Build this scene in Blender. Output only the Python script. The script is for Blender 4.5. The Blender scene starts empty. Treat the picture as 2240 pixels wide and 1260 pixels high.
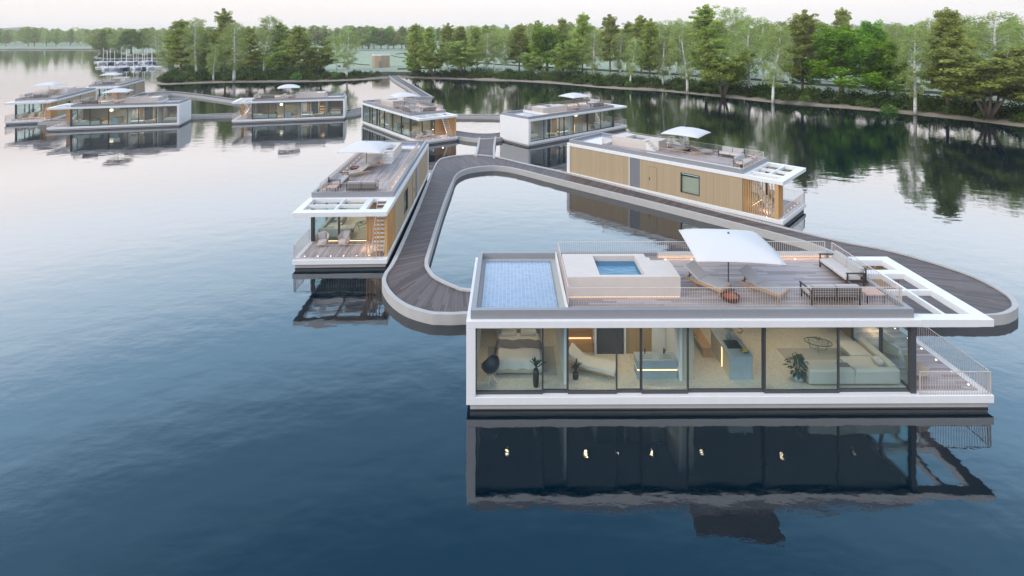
import bpy, bmesh, math, random
import numpy as np
from mathutils import Vector, Matrix
R = math.radians
rng = np.random.default_rng(7)
random.seed(7)
sc = bpy.context.scene
COL = sc.collection

# ---------------------------------------------------------------- camera
FPX, HOR, CZ = 1157.8, 73.9, 14.5          # focal length and horizon row in photo pixels, camera height
cam = bpy.data.cameras.new('camera')
cam.sensor_width = 36.0
cam.lens = FPX * 36.0 / 2240.0
cam.shift_y = -(630 - HOR) / 2240.0
cam.clip_start = 0.2
cam.clip_end = 20000
camo = bpy.data.objects.new('camera', cam)
COL.objects.link(camo)
camo.location = (0, 0, CZ)
camo.rotation_euler = (R(90), 0, 0)
sc.camera = camo


def at(px, py, z=0.0):
    """pixel of the photograph -> point on the level z"""
    Y = FPX * (CZ - z) / (py - HOR)
    return Vector(((px - 1120) * Y / FPX, Y, z))


# ---------------------------------------------------------------- render / colour
sc.view_settings.view_transform = 'Standard'
sc.view_settings.look = 'None'
sc.view_settings.exposure = 0.06
sc.view_settings.gamma = 1.0
sc.render.engine = 'CYCLES'
sc.cycles.max_bounces = 8
sc.cycles.diffuse_bounces = 3
sc.cycles.glossy_bounces = 4
sc.cycles.transmission_bounces = 4
sc.cycles.transparent_max_bounces = 12
sc.cycles.volume_bounces = 0
sc.cycles.sample_clamp_indirect = 6.0
sc.cycles.caustics_reflective = False
sc.cycles.caustics_refractive = False
sc.cycles.use_denoising = True

# ---------------------------------------------------------------- sky
world = bpy.data.worlds.new('World')
sc.world = world
world.use_nodes = True
nt = world.node_tree
bg = nt.nodes['Background']


def wnode(t, **kw):
    n = nt.nodes.new(t)
    for k, v in kw.items():
        setattr(n, k, v)
    return n


tc = wnode('ShaderNodeTexCoord')
sep = wnode('ShaderNodeSeparateXYZ')
nt.links.new(tc.outputs['Generated'], sep.inputs[0])


def ramp(stops, scale=3.0):
    n = wnode('ShaderNodeValToRGB')
    cr = n.color_ramp
    cr.interpolation = 'EASE'
    while len(cr.elements) > 1:
        cr.elements.remove(cr.elements[-1])
    for i, (e, c) in enumerate(stops):
        p = min(1, max(0, math.sin(R(e)) * .5 + .5))
        el = cr.elements[0] if i == 0 else cr.elements.new(p)
        el.position = p
        el.color = (c[0] / scale, c[1] / scale, c[2] / scale, 1)
    return n


half = wnode('ShaderNodeMath', operation='MULTIPLY_ADD')
half.inputs[1].default_value = .5
half.inputs[2].default_value = .5
nt.links.new(sep.outputs['Z'], half.inputs[0])
front = ramp([(-8, (.6, .6, .62)), (0, (.95, .925, .92)), (2, (.96, .925, .92)), (4, (1.05, .985, .975)), (8, (1.62, 1.50, 1.48)), (12, (2.25, 2.2, 2.24)),
              (17, (2.3, 2.55, 2.85)), (22, (1.66, 2.2, 2.72)), (28, (.80, 1.38, 2.0)), (36, (.265, .58, .93)),
              (45, (.095, .285, .53)), (60, (.22, .40, .70)), (90, (.9, 1.04, 1.3))])
back = ramp([(-8, (.4, .4, .4)), (0, (1.1, 1.08, 1.12)), (10, (1.3, 1.33, 1.45)), (30, (1.3, 1.40, 1.62)), (60, (1.15, 1.28, 1.58)), (90, (.9, 1.04, 1.3))])
for n in (front, back):
    nt.links.new(half.outputs[0], n.inputs[0])
side = wnode('ShaderNodeMapRange', interpolation_type='SMOOTHSTEP')
side.inputs['From Min'].default_value = -.35
side.inputs['From Max'].default_value = .3
nt.links.new(sep.outputs['Y'], side.inputs['Value'])
mx = wnode('ShaderNodeMix', data_type='RGBA')
nt.links.new(side.outputs[0], mx.inputs[0])
nt.links.new(back.outputs[0], mx.inputs[6])
nt.links.new(front.outputs[0], mx.inputs[7])
# the side of the set sun (left) is a little warmer
lw = wnode('ShaderNodeMapRange')
lw.inputs['From Min'].default_value = .1
lw.inputs['From Max'].default_value = -.9
nt.links.new(sep.outputs['X'], lw.inputs['Value'])
warm = wnode('ShaderNodeMix', data_type='RGBA', blend_type='MULTIPLY')
warm.inputs[7].default_value = (1.02, .985, .968, 1)
nt.links.new(lw.outputs[0], warm.inputs[0])
nt.links.new(mx.outputs[2], warm.inputs[6])
nt.links.new(warm.outputs[2], bg.inputs[0])
bg.inputs[1].default_value = 3.0

# ---------------------------------------------------------------- sun: broad soft evening glow from the left behind the camera
sun = bpy.data.lights.new('sun', 'SUN')
sun.energy = 2.0
sun.angle = R(35)
sun.color = (1.0, .92, .80)
suno = bpy.data.objects.new('sun', sun)
COL.objects.link(suno)
d = Vector((.80, .46, -.62)).normalized()
suno.rotation_euler = d.to_track_quat('-Z', 'Y').to_euler()


# ================================================================= materials
def new_mat(name):
    m = bpy.data.materials.new(name)
    m.use_nodes = True
    return m, m.node_tree, m.node_tree.nodes['Principled BSDF']


def N(t, typ, **kw):
    n = t.nodes.new(typ)
    for k, v in kw.items():
        setattr(n, k, v)
    return n


def mixc(t, fac, a, b, blend='MIX'):
    n = N(t, 'ShaderNodeMix', data_type='RGBA', blend_type=blend)
    for i, v in ((0, fac), (6, a), (7, b)):
        if isinstance(v, (int, float)):
            n.inputs[i].default_value = v
        elif isinstance(v, tuple):
            n.inputs[i].default_value = (*v[:3], 1)
        else:
            t.links.new(v, n.inputs[i])
    return n.outputs[2]


def math_(t, op, a, b=None, c=None):
    n = N(t, 'ShaderNodeMath', operation=op)
    for i, v in enumerate((a, b, c)):
        if v is None:
            continue
        if isinstance(v, (int, float)):
            n.inputs[i].default_value = v
        else:
            t.links.new(v, n.inputs[i])
    return n.outputs[0]


def noise(t, scale, detail=4, vec=None, rough=.55, stretch=None):
    n = N(t, 'ShaderNodeTexNoise')
    n.inputs['Scale'].default_value = scale
    n.inputs['Detail'].default_value = detail
    n.inputs['Roughness'].default_value = rough
    if vec is None:
        vec = N(t, 'ShaderNodeTexCoord').outputs['Object']
    if stretch:
        mp = N(t, 'ShaderNodeMapping')
        mp.inputs['Scale'].default_value = stretch
        t.links.new(vec, mp.inputs[0])
        vec = mp.outputs[0]
    t.links.new(vec, n.inputs['Vector'])
    return n.outputs['Fac']


def plain(name, col, rough=.5, var=.12, scale=3.0, metal=0.0, bump=0.0, bscale=40, spec=None, stretch=None):
    m, t, p = new_mat(name)
    a = tuple(c * (1 - var) for c in col)
    b = tuple(min(1, c * (1 + var)) for c in col)
    f = noise(t, scale, 5, stretch=stretch)
    t.links.new(mixc(t, f, a, b), p.inputs['Base Color'])
    p.inputs['Roughness'].default_value = rough
    p.inputs['Metallic'].default_value = metal
    if spec is not None:
        p.inputs['Specular IOR Level'].default_value = spec
    if bump:
        bn = N(t, 'ShaderNodeBump')
        bn.inputs['Strength'].default_value = bump
        bn.inputs['Distance'].default_value = .01
        t.links.new(noise(t, bscale, 4), bn.inputs['Height'])
        t.links.new(bn.outputs[0], p.inputs['Normal'])
    return m


def boards(name, cols, width, axis, rough=.6, gap=.08, gapcol=(.02, .015, .012), uv=False, length=None):
    """boards laid side by side along one object axis (or along U)"""
    m, t, p = new_mat(name)
    tcn = N(t, 'ShaderNodeTexCoord')
    src = tcn.outputs['UV' if uv else 'Object']
    s = N(t, 'ShaderNodeSeparateXYZ')
    t.links.new(src, s.inputs[0])
    a = s.outputs[axis]
    other = s.outputs['Y' if (uv or axis == 'X') else 'X']
    if axis == 'X' and not uv:
        other = s.outputs['Z']
    q = math_(t, 'DIVIDE', a, width)
    idx = math_(t, 'FLOOR', q)
    fr = math_(t, 'FRACT', q)
    # end joints: shift each board and cut it in lengths
    seg = 0
    if length:
        wn0 = N(t, 'ShaderNodeTexWhiteNoise', noise_dimensions='1D')
        t.links.new(idx, wn0.inputs['W'])
        off = math_(t, 'MULTIPLY', wn0.outputs[0], length)
        seg = math_(t, 'FLOOR', math_(t, 'DIVIDE', math_(t, 'ADD', other, off), length))
    cmb = N(t, 'ShaderNodeCombineXYZ')
    t.links.new(idx, cmb.inputs[0])
    if length:
        t.links.new(seg, cmb.inputs[1])
    wn = N(t, 'ShaderNodeTexWhiteNoise', noise_dimensions='3D')
    t.links.new(cmb.outputs[0], wn.inputs['Vector'])
    grain = N(t, 'ShaderNodeTexNoise')
    grain.inputs['Scale'].default_value = 3.0
    grain.inputs['Detail'].default_value = 5
    cm2 = N(t, 'ShaderNodeCombineXYZ')
    t.links.new(math_(t, 'MULTIPLY', a, 12.0), cm2.inputs[0])
    t.links.new(math_(t, 'MULTIPLY', other, .6), cm2.inputs[1])
    t.links.new(cm2.outputs[0], grain.inputs['Vector'])
    base = mixc(t, wn.outputs[0], cols[0], cols[1])
    gr = mixc(t, math_(t, 'MULTIPLY', grain.outputs['Fac'], .55), base, tuple(c * .55 for c in cols[0]))
    edge = math_(t, 'LESS_THAN', fr, gap)
    t.links.new(mixc(t, edge, gr, gapcol), p.inputs['Base Color'])
    p.inputs['Roughness'].default_value = rough
    bn = N(t, 'ShaderNodeBump')
    bn.inputs['Strength'].default_value = .4
    bn.inputs['Distance'].default_value = .01
    t.links.new(math_(t, 'SUBTRACT', 1.0, edge), bn.inputs['Height'])
    t.links.new(bn.outputs[0], p.inputs['Normal'])
    return m


def emit(name, col, s):
    m, t, p = new_mat(name)
    p.inputs['Base Color'].default_value = (*col, 1)
    p.inputs['Emission Color'].default_value = (*col, 1)
    p.inputs['Emission Strength'].default_value = s
    return m


def glass_mat(name, tint=(.88, .945, .945), f0=.042):
    m, t, p = new_mat(name)
    t.nodes.remove(p)
    tr = N(t, 'ShaderNodeBsdfTransparent')
    tr.inputs[0].default_value = (*tint, 1)
    gl = N(t, 'ShaderNodeBsdfGlossy')
    gl.inputs['Roughness'].default_value = .0
    gl.inputs['Color'].default_value = (.95, 1, 1, 1)
    ge = N(t, 'ShaderNodeNewGeometry')
    dt = N(t, 'ShaderNodeVectorMath', operation='DOT_PRODUCT')
    t.links.new(ge.outputs['Incoming'], dt.inputs[0])
    t.links.new(ge.outputs['Normal'], dt.inputs[1])
    q = math_(t, 'POWER', math_(t, 'SUBTRACT', 1.0, math_(t, 'ABSOLUTE', dt.outputs['Value'])), 5.0)
    fo = math_(t, 'MULTIPLY_ADD', q, 1 - f0, f0)
    ms = N(t, 'ShaderNodeMixShader')
    t.links.new(fo, ms.inputs[0])
    t.links.new(tr.outputs[0], ms.inputs[1])
    t.links.new(gl.outputs[0], ms.inputs[2])
    t.links.new(ms.outputs[0], t.nodes['Material Output'].inputs[0])
    return m


M = {}
M['white'] = plain('white_render', (.70, .71, .725), .45, .05, 1.2, stretch=(2.5, 2.5, .5))
M['whitemetal'] = plain('white_powder_coat', (.68, .68, .68), .4, .02)
M['rail'] = plain('pale_bronze_rail', (.52, .455, .42), .35, .05)
M['grey'] = plain('grey_metal_parapet', (.24, .25, .27), .45, .06)
M['concrete'] = plain('concrete', (.41, .405, .40), .8, .13, 2.2, bump=.3)
M['wet'] = plain('wet_concrete', (.035, .04, .045), .5, .3, 3)
M['hulldark'] = plain('hull_wet_band', (.05, .055, .06), .7, .3, 3)  # dark wet, algae-stained strip of the pontoon at the waterline
M['tub'] = plain('pale_concrete_tub', (.55, .50, .46), .7, .08, 2.5, bump=.2)
M['deck'] = boards('weathered_deck_boards', ((.28, .24, .24), (.55, .49, .49)), .14, 'Y', .65, .06, (.14, .125, .13), length=2.2)
M['walk'] = boards('dark_walkway_boards', ((.078, .058, .056), (.17, .138, .135)), .16, 'X', .6, .08, (.025, .02, .021), uv=True, length=2.4)
M['timber'] = boards('timber_cladding', ((.405, .315, .20), (.475, .375, .25)), .10, 'X', .6, .12, (.27, .20, .125))
M['timberin'] = boards('interior_timber', ((.36, .24, .12), (.42, .29, .16)), .3, 'X', .5, .02, (.2, .13, .07))
M['slat'] = plain('timber_slat', (.50, .30, .13), .5, .15, 4, stretch=(8, 8, .6))
M['frame'] = plain('anthracite_frame', (.055, .06, .068), .4, .1)
M['glass'] = glass_mat('window_glass')
M['clear'] = glass_mat('balustrade_glass', (.95, .97, .97), .03)
M['gravel'] = plain('roof_gravel', (.36, .36, .35), .9, .35, 45)
M['greydoor'] = plain('grey_door_panel', (.17, .18, .20), .4, .05)
M['fabric'] = plain('grey_cushion_fabric', (.37, .365, .37), .9, .08, 30)
M['fabdark'] = plain('dark_grey_cushion_fabric', (.16, .16, .17), .9, .1, 30)
M['fablight'] = plain('pale_cushion_fabric', (.50, .47, .45), .9, .06, 30)
M['darkwood'] = plain('dark_brown_frame', (.05, .035, .03), .5, .2, 8)
M['teak'] = plain('teak_frame', (.42, .26, .14), .5, .18, 6, stretch=(1, 6, 6))
M['canopy'] = plain('white_canvas', (.57, .572, .585), .85, .02, 4)
M['pole'] = plain('dark_pole', (.07, .065, .065), .4, .1)
M['pink'] = plain('terracotta_table', (.50, .32, .26), .6, .08)
M['wicker'] = plain('wicker', (.52, .45, .38), .7, .2, 60, bump=.6, bscale=70)
M['copper'] = plain('copper_bowl', (.11, .045, .025), .4, .45, 8, metal=.5)
M['ember'] = emit('glowing_embers', (.22, .05, .015), .35)
M['led'] = emit('warm_led', (1.0, .62, .32), 2.2)
M['ledsoft'] = emit('warm_led_soft', (1.0, .66, .40), .55)
M['spot'] = emit('warm_spot', (1.0, .78, .55), 4.0)
M['lampglow'] = emit('lamp_globe', (1.0, .80, .50), 2.4)
M['plant'] = plain('plant_leaf', (.022, .05, .03), .5, .3, 20)
M['vase'] = plain('charcoal_vase', (.025, .028, .032), .5, .2)
M['navy'] = plain('navy_shell', (.008, .011, .028), .35, .1)
M['bed'] = plain('linen', (.58, .56, .53), .95, .06, 10)
M['throw'] = plain('slate_throw', (.16, .155, .17), .95, .15, 25)
M['rug'] = plain('rug', (.36, .35, .33), .95, .1, 60)
M['sofaind'] = plain('beige_sofa', (.48, .46, .42), .9, .06, 20)
M['stone'] = plain('blue_grey_stone', (.32, .37, .41), .6, .12, 5)
M['panelw'] = plain('pale_wood_panel', (.50, .43, .33), .5, .08, 3, stretch=(9, 9, .5))
M['sauna'] = plain('sauna_timber', (.42, .24, .10), .5, .15, 4, stretch=(.6, 9, 9))
M['steel'] = plain('black_tap', (.02, .02, .022), .3, .1)
M['basin'] = plain('basin', (.28, .31, .33), .4, .1)
M['yellow'] = plain('yellow_fruit', (.55, .42, .03), .5, .1)
M['red'] = plain('red_fruit', (.5, .12, .05), .5, .1)
M['bluevase'] = plain('blue_glass_vase', (.16, .24, .32), .2, .15)
M['hullwhite'] = plain('boat_gelcoat', (.72, .73, .75), .3, .04)
M['hullnavy'] = plain('boat_navy', (.04, .06, .11), .3, .1)
M['sailcover'] = plain('boat_sail_cover', (.10, .14, .24), .8, .1)
M['mast'] = plain('boat_mast', (.72, .70, .69), .35, .04)
M['darkwall'] = plain('dark_kerb', (.06, .065, .07), .8, .2, 2)
M['pathm'] = plain('gravel_path', (.36, .37, .37), .9, .1, 3)
M['cspot'] = emit('ceiling_lamp_lens', (1.0, .72, .42), 1.2)
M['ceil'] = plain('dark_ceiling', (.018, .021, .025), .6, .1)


def terrazzo():
    m, t, p = new_mat('terrazzo_floor')
    v = N(t, 'ShaderNodeTexVoronoi')
    v.inputs['Scale'].default_value = 15
    t.links.new(N(t, 'ShaderNodeTexCoord').outputs['Object'], v.inputs['Vector'])
    c = mixc(t, math_(t, 'MULTIPLY', v.outputs['Distance'], 1.2), (.62, .565, .47), (.47, .42, .35))
    bw = N(t, 'ShaderNodeRGBToBW')
    t.links.new(v.outputs['Color'], bw.inputs[0])
    c2 = mixc(t, math_(t, 'MULTIPLY', bw.outputs[0], .6), c, (.70, .66, .58))
    t.links.new(c2, p.inputs['Base Color'])
    p.inputs['Roughness'].default_value = .5
    return m


M['floor'] = terrazzo()


def solar():
    m, t, p = new_mat('solar_tiles')
    s = N(t, 'ShaderNodeSeparateXYZ')
    t.links.new(N(t, 'ShaderNodeTexCoord').outputs['Object'], s.inputs[0])
    w = .16
    fx = math_(t, 'FRACT', math_(t, 'DIVIDE', s.outputs['X'], w))
    fy = math_(t, 'FRACT', math_(t, 'DIVIDE', s.outputs['Y'], w))
    g = math_(t, 'MAXIMUM', math_(t, 'LESS_THAN', fx, .10), math_(t, 'LESS_THAN', fy, .10))
    cm = N(t, 'ShaderNodeCombineXYZ')
    t.links.new(math_(t, 'FLOOR', math_(t, 'DIVIDE', s.outputs['X'], w)), cm.inputs[0])
    t.links.new(math_(t, 'FLOOR', math_(t, 'DIVIDE', s.outputs['Y'], w)), cm.inputs[1])
    wn = N(t, 'ShaderNodeTexWhiteNoise', noise_dimensions='3D')
    t.links.new(cm.outputs[0], wn.inputs['Vector'])
    c = mixc(t, wn.outputs[0], (.18, .235, .34), (.235, .295, .405))
    t.links.new(mixc(t, g, c, (.35, .39, .46)), p.inputs['Base Color'])
    p.inputs['Roughness'].default_value = .14
    return m


M['solar'] = solar()


def water_mat(name, small=False):
    m, t, p = new_mat(name)
    p.inputs['Base Color'].default_value = (.0004, .008, .015, 1) if not small else (.03, .14, .25, 1)
    p.inputs['Roughness'].default_value = .012
    p.inputs['IOR'].default_value = 2.05 if not small else 1.4
    tcn = N(t, 'ShaderNodeTexCoord').outputs['Object']
    a = noise(t, .55 if not small else 3, 2, tcn, .5, (1, 1.5, 1))
    b = noise(t, 2.6 if not small else 9, 3, tcn, .55, (1, 1.9, 1))
    c = noise(t, .035, 2, tcn)
    patch = N(t, 'ShaderNodeMapRange')
    patch.inputs['From Min'].default_value = .35
    patch.inputs['From Max'].default_value = .65
    patch.inputs['To Min'].default_value = .35
    patch.inputs['To Max'].default_value = 1.25
    t.links.new(c, patch.inputs['Value'])
    h = math_(t, 'ADD', math_(t, 'MULTIPLY', a, .014), math_(t, 'MULTIPLY', math_(t, 'MULTIPLY', b, .0026), patch.outputs[0]))
    bn = N(t, 'ShaderNodeBump')
    bn.inputs['Strength'].default_value = 1.0
    bn.inputs['Distance'].default_value = 1.0
    t.links.new(h, bn.inputs['Height'])
    t.links.new(bn.outputs[0], p.inputs['Normal'])
    return m


M['water'] = water_mat('lake_water')
M['pool'] = water_mat('tub_water', True)


def leaf_mat(name, c0, c1, trans=.42):
    m, t, p = new_mat(name)
    at_ = N(t, 'ShaderNodeAttribute', attribute_name='tint')
    oi = N(t, 'ShaderNodeObjectInfo')
    col = mixc(t, at_.outputs['Fac'], c0, c1)
    hs = N(t, 'ShaderNodeHueSaturation')
    hs.inputs['Hue'].default_value = .5
    t.links.new(col, hs.inputs['Color'])
    mr = N(t, 'ShaderNodeMapRange')
    mr.inputs['To Min'].default_value = .8
    mr.inputs['To Max'].default_value = 1.2
    t.links.new(oi.outputs['Random'], mr.inputs['Value'])
    t.links.new(mr.outputs[0], hs.inputs['Value'])
    mr2 = N(t, 'ShaderNodeMapRange')
    mr2.inputs['To Min'].default_value = .485
    mr2.inputs['To Max'].default_value = .515
    t.links.new(oi.outputs['Random'], mr2.inputs['Value'])
    t.links.new(mr2.outputs[0], hs.inputs['Hue'])
    t.nodes.remove(p)
    df = N(t, 'ShaderNodeBsdfDiffuse')
    tl = N(t, 'ShaderNodeBsdfTranslucent')
    ms = N(t, 'ShaderNodeMixShader')
    ms.inputs[0].default_value = trans
    t.links.new(hs.outputs[0], df.inputs[0])
    t.links.new(hs.outputs[0], tl.inputs[0])
    t.links.new(df.outputs[0], ms.inputs[1])
    t.links.new(tl.outputs[0], ms.inputs[2])
    t.links.new(ms.outputs[0], t.nodes['Material Output'].inputs[0])
    return m


M['lf_olive'] = leaf_mat('leaf_olive', (.19, .25, .055), (.52, .60, .14))
M['lf_birch'] = leaf_mat('leaf_birch', (.25, .325, .09), (.44, .525, .18), .4)
M['lf_maple'] = leaf_mat('leaf_bright', (.085, .20, .012), (.27, .45, .035), .4)
M['lf_dark'] = leaf_mat('leaf_dark', (.17, .24, .06), (.46, .55, .14))
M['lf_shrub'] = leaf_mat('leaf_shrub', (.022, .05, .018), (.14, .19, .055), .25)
M['lf_lime'] = leaf_mat('leaf_lime', (.09, .20, .05), (.22, .38, .10), .3)


def bark(name, c, white=False):
    m, t, p = new_mat(name)
    if white:
        f = noise(t, 2.5, 4, stretch=(1, 1, 2.5))
        r = N(t, 'ShaderNodeMapRange')
        r.inputs['From Min'].default_value = .56
        r.inputs['From Max'].default_value = .66
        t.links.new(f, r.inputs['Value'])
        t.links.new(mixc(t, r.outputs[0], c, (.05, .045, .04)), p.inputs['Base Color'])
    else:
        t.links.new(mixc(t, noise(t, 4, 5, stretch=(3, 3, .6)), tuple(x * .6 for x in c), tuple(x * 1.4 for x in c)), p.inputs['Base Color'])
    p.inputs['Roughness'].default_value = .85
    return m


M['barkw'] = bark('birch_bark', (.66, .65, .63), True)
M['barkb'] = bark('brown_bark', (.19, .15, .12))


# ================================================================= mesh helpers
class MB:
    """collects shapes for ONE mesh object"""

    def __init__(s, mir=False):
        s.v, s.f, s.uv, s.mir = [], [], {}, mir

    def add(s, vs, fs):
        o = len(s.v)
        for x, y, z in vs:
            s.v.append((x, -y if s.mir else y, z))
        for f in fs:
            f = [i + o for i in f]
            s.f.append(f[::-1] if s.mir else f)
        return s

    def box(s, x0, x1, y0, y1, z0, z1, b=0.0):
        if x0 > x1: x0, x1 = x1, x0
        if y0 > y1: y0, y1 = y1, y0
        if b <= 0:
            vs = [(x0, y0, z0), (x1, y0, z0), (x1, y1, z0), (x0, y1, z0), (x0, y0, z1), (x1, y0, z1), (x1, y1, z1), (x0, y1, z1)]
            return s.add(vs, [(0, 3, 2, 1), (4, 5, 6, 7), (0, 1, 5, 4), (1, 2, 6, 5), (2, 3, 7, 6), (3, 0, 4, 7)])
        bm = bmesh.new()
        bmesh.ops.create_cube(bm, size=1)
        for v in bm.verts:
            v.co = Vector(((x0 + x1) / 2 + v.co.x * (x1 - x0), (y0 + y1) / 2 + v.co.y * (y1 - y0), (z0 + z1) / 2 + v.co.z * (z1 - z0)))
        bmesh.ops.bevel(bm, geom=bm.edges[:], offset=min(b, (x1 - x0) * .49, (y1 - y0) * .49, (z1 - z0) * .49), segments=3 if b > .03 else 1, affect='EDGES', profile=.5)
        bm.verts.index_update()
        s.add([tuple(v.co) for v in bm.verts], [[v.index for v in f.verts] for f in bm.faces])
        bm.free()
        return s

    def obox(s, p0, p1, w, h, up=(0, 0, 1)):
        """square bar from p0 to p1"""
        p0, p1 = Vector(p0), Vector(p1)
        d_ = (p1 - p0).normalized()
        u = Vector(up)
        if abs(d_.dot(u)) > .98: u = Vector((1, 0, 0))
        a = d_.cross(u).normalized() * w / 2
        c = a.cross(d_).normalized() * h / 2
        vs = [p0 - a - c, p0 + a - c, p0 + a + c, p0 - a + c, p1 - a - c, p1 + a - c, p1 + a + c, p1 - a + c]
        return s.add([tuple(v) for v in vs], [(0, 1, 2, 3), (7, 6, 5, 4), (4, 5, 1, 0), (5, 6, 2, 1), (6, 7, 3, 2), (7, 4, 0, 3)])

    def tube(s, pts, rad, n=8, cap=True):
        pts = [Vector(p) for p in pts]
        if not hasattr(rad, '__len__'): rad = [rad] * len(pts)
        vs, fs = [], []
        for i, p in enumerate(pts):
            d_ = (pts[min(i + 1, len(pts) - 1)] - pts[max(i - 1, 0)]).normalized()
            u = Vector((0, 0, 1)) if abs(d_.z) < .9 else Vector((1, 0, 0))
            a = d_.cross(u).normalized()
            c = a.cross(d_).normalized()
            for k in range(n):
                th = 2 * math.pi * k / n
                vs.append(tuple(p + (a * math.cos(th) - c * math.sin(th)) * rad[i]))
        for i in range(len(pts) - 1):
            for k in range(n):
                fs.append((i * n + k, i * n + (k + 1) % n, (i + 1) * n + (k + 1) % n, (i + 1) * n + k))
        if cap:
            fs.append(tuple(range(n))[::-1])
            fs.append(tuple((len(pts) - 1) * n + k for k in range(n)))
        return s.add(vs, fs)

    def lathe(s, prof, c=(0, 0, 0), n=20, sx=1, sy=1, cap=True):
        vs, fs = [], []
        for r, z in prof:
            for k in range(n):
                th = 2 * math.pi * k / n
                vs.append((c[0] + r * math.cos(th) * sx, c[1] + r * math.sin(th) * sy, c[2] + z))
        for i in range(len(prof) - 1):
            for k in range(n):
                fs.append((i * n + k, i * n + (k + 1) % n, (i + 1) * n + (k + 1) % n, (i + 1) * n + k))
        if cap:
            fs.append(tuple(range(n))[::-1])
            fs.append(tuple((len(prof) - 1) * n + k for k in range(n)))
        return s.add(vs, fs)

    def grid(s, fn, nu, nv):
        vs = [tuple(fn(i / nu, j / nv)) for j in range(nv + 1) for i in range(nu + 1)]
        fs = [(j * (nu + 1) + i, j * (nu + 1) + i + 1, (j + 1) * (nu + 1) + i + 1, (j + 1) * (nu + 1) + i) for j in range(nv) for i in range(nu)]
        return s.add(vs, fs)

    def prism(s, poly, z0, z1):
        n = len(poly)
        vs = [(x, y, z0) for x, y in poly] + [(x, y, z1) for x, y in poly]
        fs = [tuple(range(n))[::-1], tuple(range(n, 2 * n))] + [(i, (i + 1) % n, n + (i + 1) % n, n + i) for i in range(n)]
        return s.add(vs, fs)

    def build(s, name, mat, parent=None, smooth=False):
        me = bpy.data.meshes.new(name)
        me.from_pydata(s.v, [], s.f)
        me.materials.append(M[mat] if isinstance(mat, str) else mat)
        if smooth:
            me.polygons.foreach_set('use_smooth', [True] * len(me.polygons))
        me.update()
        o = bpy.data.objects.new(name, me)
        COL.objects.link(o)
        if parent: o.parent = parent
        return o


def tag(o, label=None, cat=None, group=None, kind=None):
    if label: o['label'] = label
    if cat: o['category'] = cat
    if group: o['group'] = group
    if kind: o['kind'] = kind
    return o


def empty(name, loc=(0, 0, 0), rz=0):
    o = bpy.data.objects.new(name, None)
    o.empty_display_size = .3
    COL.objects.link(o)
    o.location = loc
    o.rotation_euler = (0, 0, rz)
    return o


KIDS = {}


def kids(o):
    k = o.name
    if k not in KIDS:
        KIDS[k] = list(o.children)
    return KIDS[k]


def copy_tree(o, parent=None):
    c = o.copy()
    COL.objects.link(c)
    if parent: c.parent = parent
    for ch in kids(o):
        copy_tree(ch, c)
    return c


def ribbon(name, left, right, mat, z, uvlen=None, parent=None, closed=False):
    """flat band between two polylines of equal length, UV in metres along / across"""
    n = len(left)
    vs = [(p[0], p[1], z) for p in left] + [(p[0], p[1], z) for p in right]
    fs, uvs = [], []
    s = [0.0]
    for i in range(1, n + (1 if closed else 0)):
        a = (Vector(left[i % n][:2]) + Vector(right[i % n][:2])) / 2
        b = (Vector(left[i - 1][:2]) + Vector(right[i - 1][:2])) / 2
        s.append(s[-1] + (a - b).length)
    for i in range(n if closed else n - 1):
        j = (i + 1) % n
        w0 = (Vector(left[i][:2]) - Vector(right[i][:2])).length
        w1 = (Vector(left[j][:2]) - Vector(right[j][:2])).length
        fs.append((n + i, n + j, j, i))
        uvs += [(s[i], 0), (s[i + 1], 0), (s[i + 1], w1), (s[i], w0)]
    me = bpy.data.meshes.new(name)
    me.from_pydata(vs, [], fs)
    uvl = me.uv_layers.new(name='UVMap')
    for k, uv in enumerate(uvs):
        uvl.data[k].uv = uv
    me.materials.append(M[mat])
    o = bpy.data.objects.new(name, me)
    COL.objects.link(o)
    if parent: o.parent = parent
    return o


def smooth_curve(pts, step=1.0, closed=False):
    """Catmull-Rom through points, resampled"""
    P = [Vector((p[0], p[1])) for p in pts]
    n = len(P)
    out = []
    rngi = range(n) if closed else range(n - 1)
    for i in rngi:
        p0 = P[(i - 1) % n] if closed or i > 0 else P[0]
        p1, p2 = P[i], P[(i + 1) % n]
        p3 = P[(i + 2) % n] if closed or i + 2 < n else P[-1]
        k = max(2, int((p2 - p1).length / step))
        for q in range(k):
            t = q / k
            out.append(.5 * ((2 * p1) + (-p0 + p2) * t + (2 * p0 - 5 * p1 + 4 * p2 - p3) * t * t + (-p0 + 3 * p1 - 3 * p2 + p3) * t ** 3))
    if not closed: out.append(P[-1])
    return out


def offset_curve(c, d_, closed=False):
    n = len(c)
    out = []
    for i in range(n):
        a = c[(i - 1) % n] if closed or i > 0 else c[0]
        b = c[(i + 1) % n] if closed or i < n - 1 else c[-1]
        t = (b - a).normalized()
        out.append(c[i] + Vector((-t.y, t.x)) * d_)
    return out


def kerb(mb, outer, inner, z0, z1, closed=False):
    """solid kerb between two polylines"""
    n = len(outer)
    vs = []
    for a, b in zip(outer, inner):
        vs += [(a.x, a.y, z0), (a.x, a.y, z1), (b.x, b.y, z1), (b.x, b.y, z0)]
    fs = []
    for i in range(n if closed else n - 1):
        j = (i + 1) % n
        for k in range(4):
            l = (k + 1) % 4
            fs.append((4 * i + k, 4 * j + k, 4 * j + l, 4 * i + l))
    if not closed:
        fs += [(0, 1, 2, 3), (4 * n - 1, 4 * n - 2, 4 * n - 3, 4 * n - 4)]
    mb.add(vs, fs)


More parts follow.
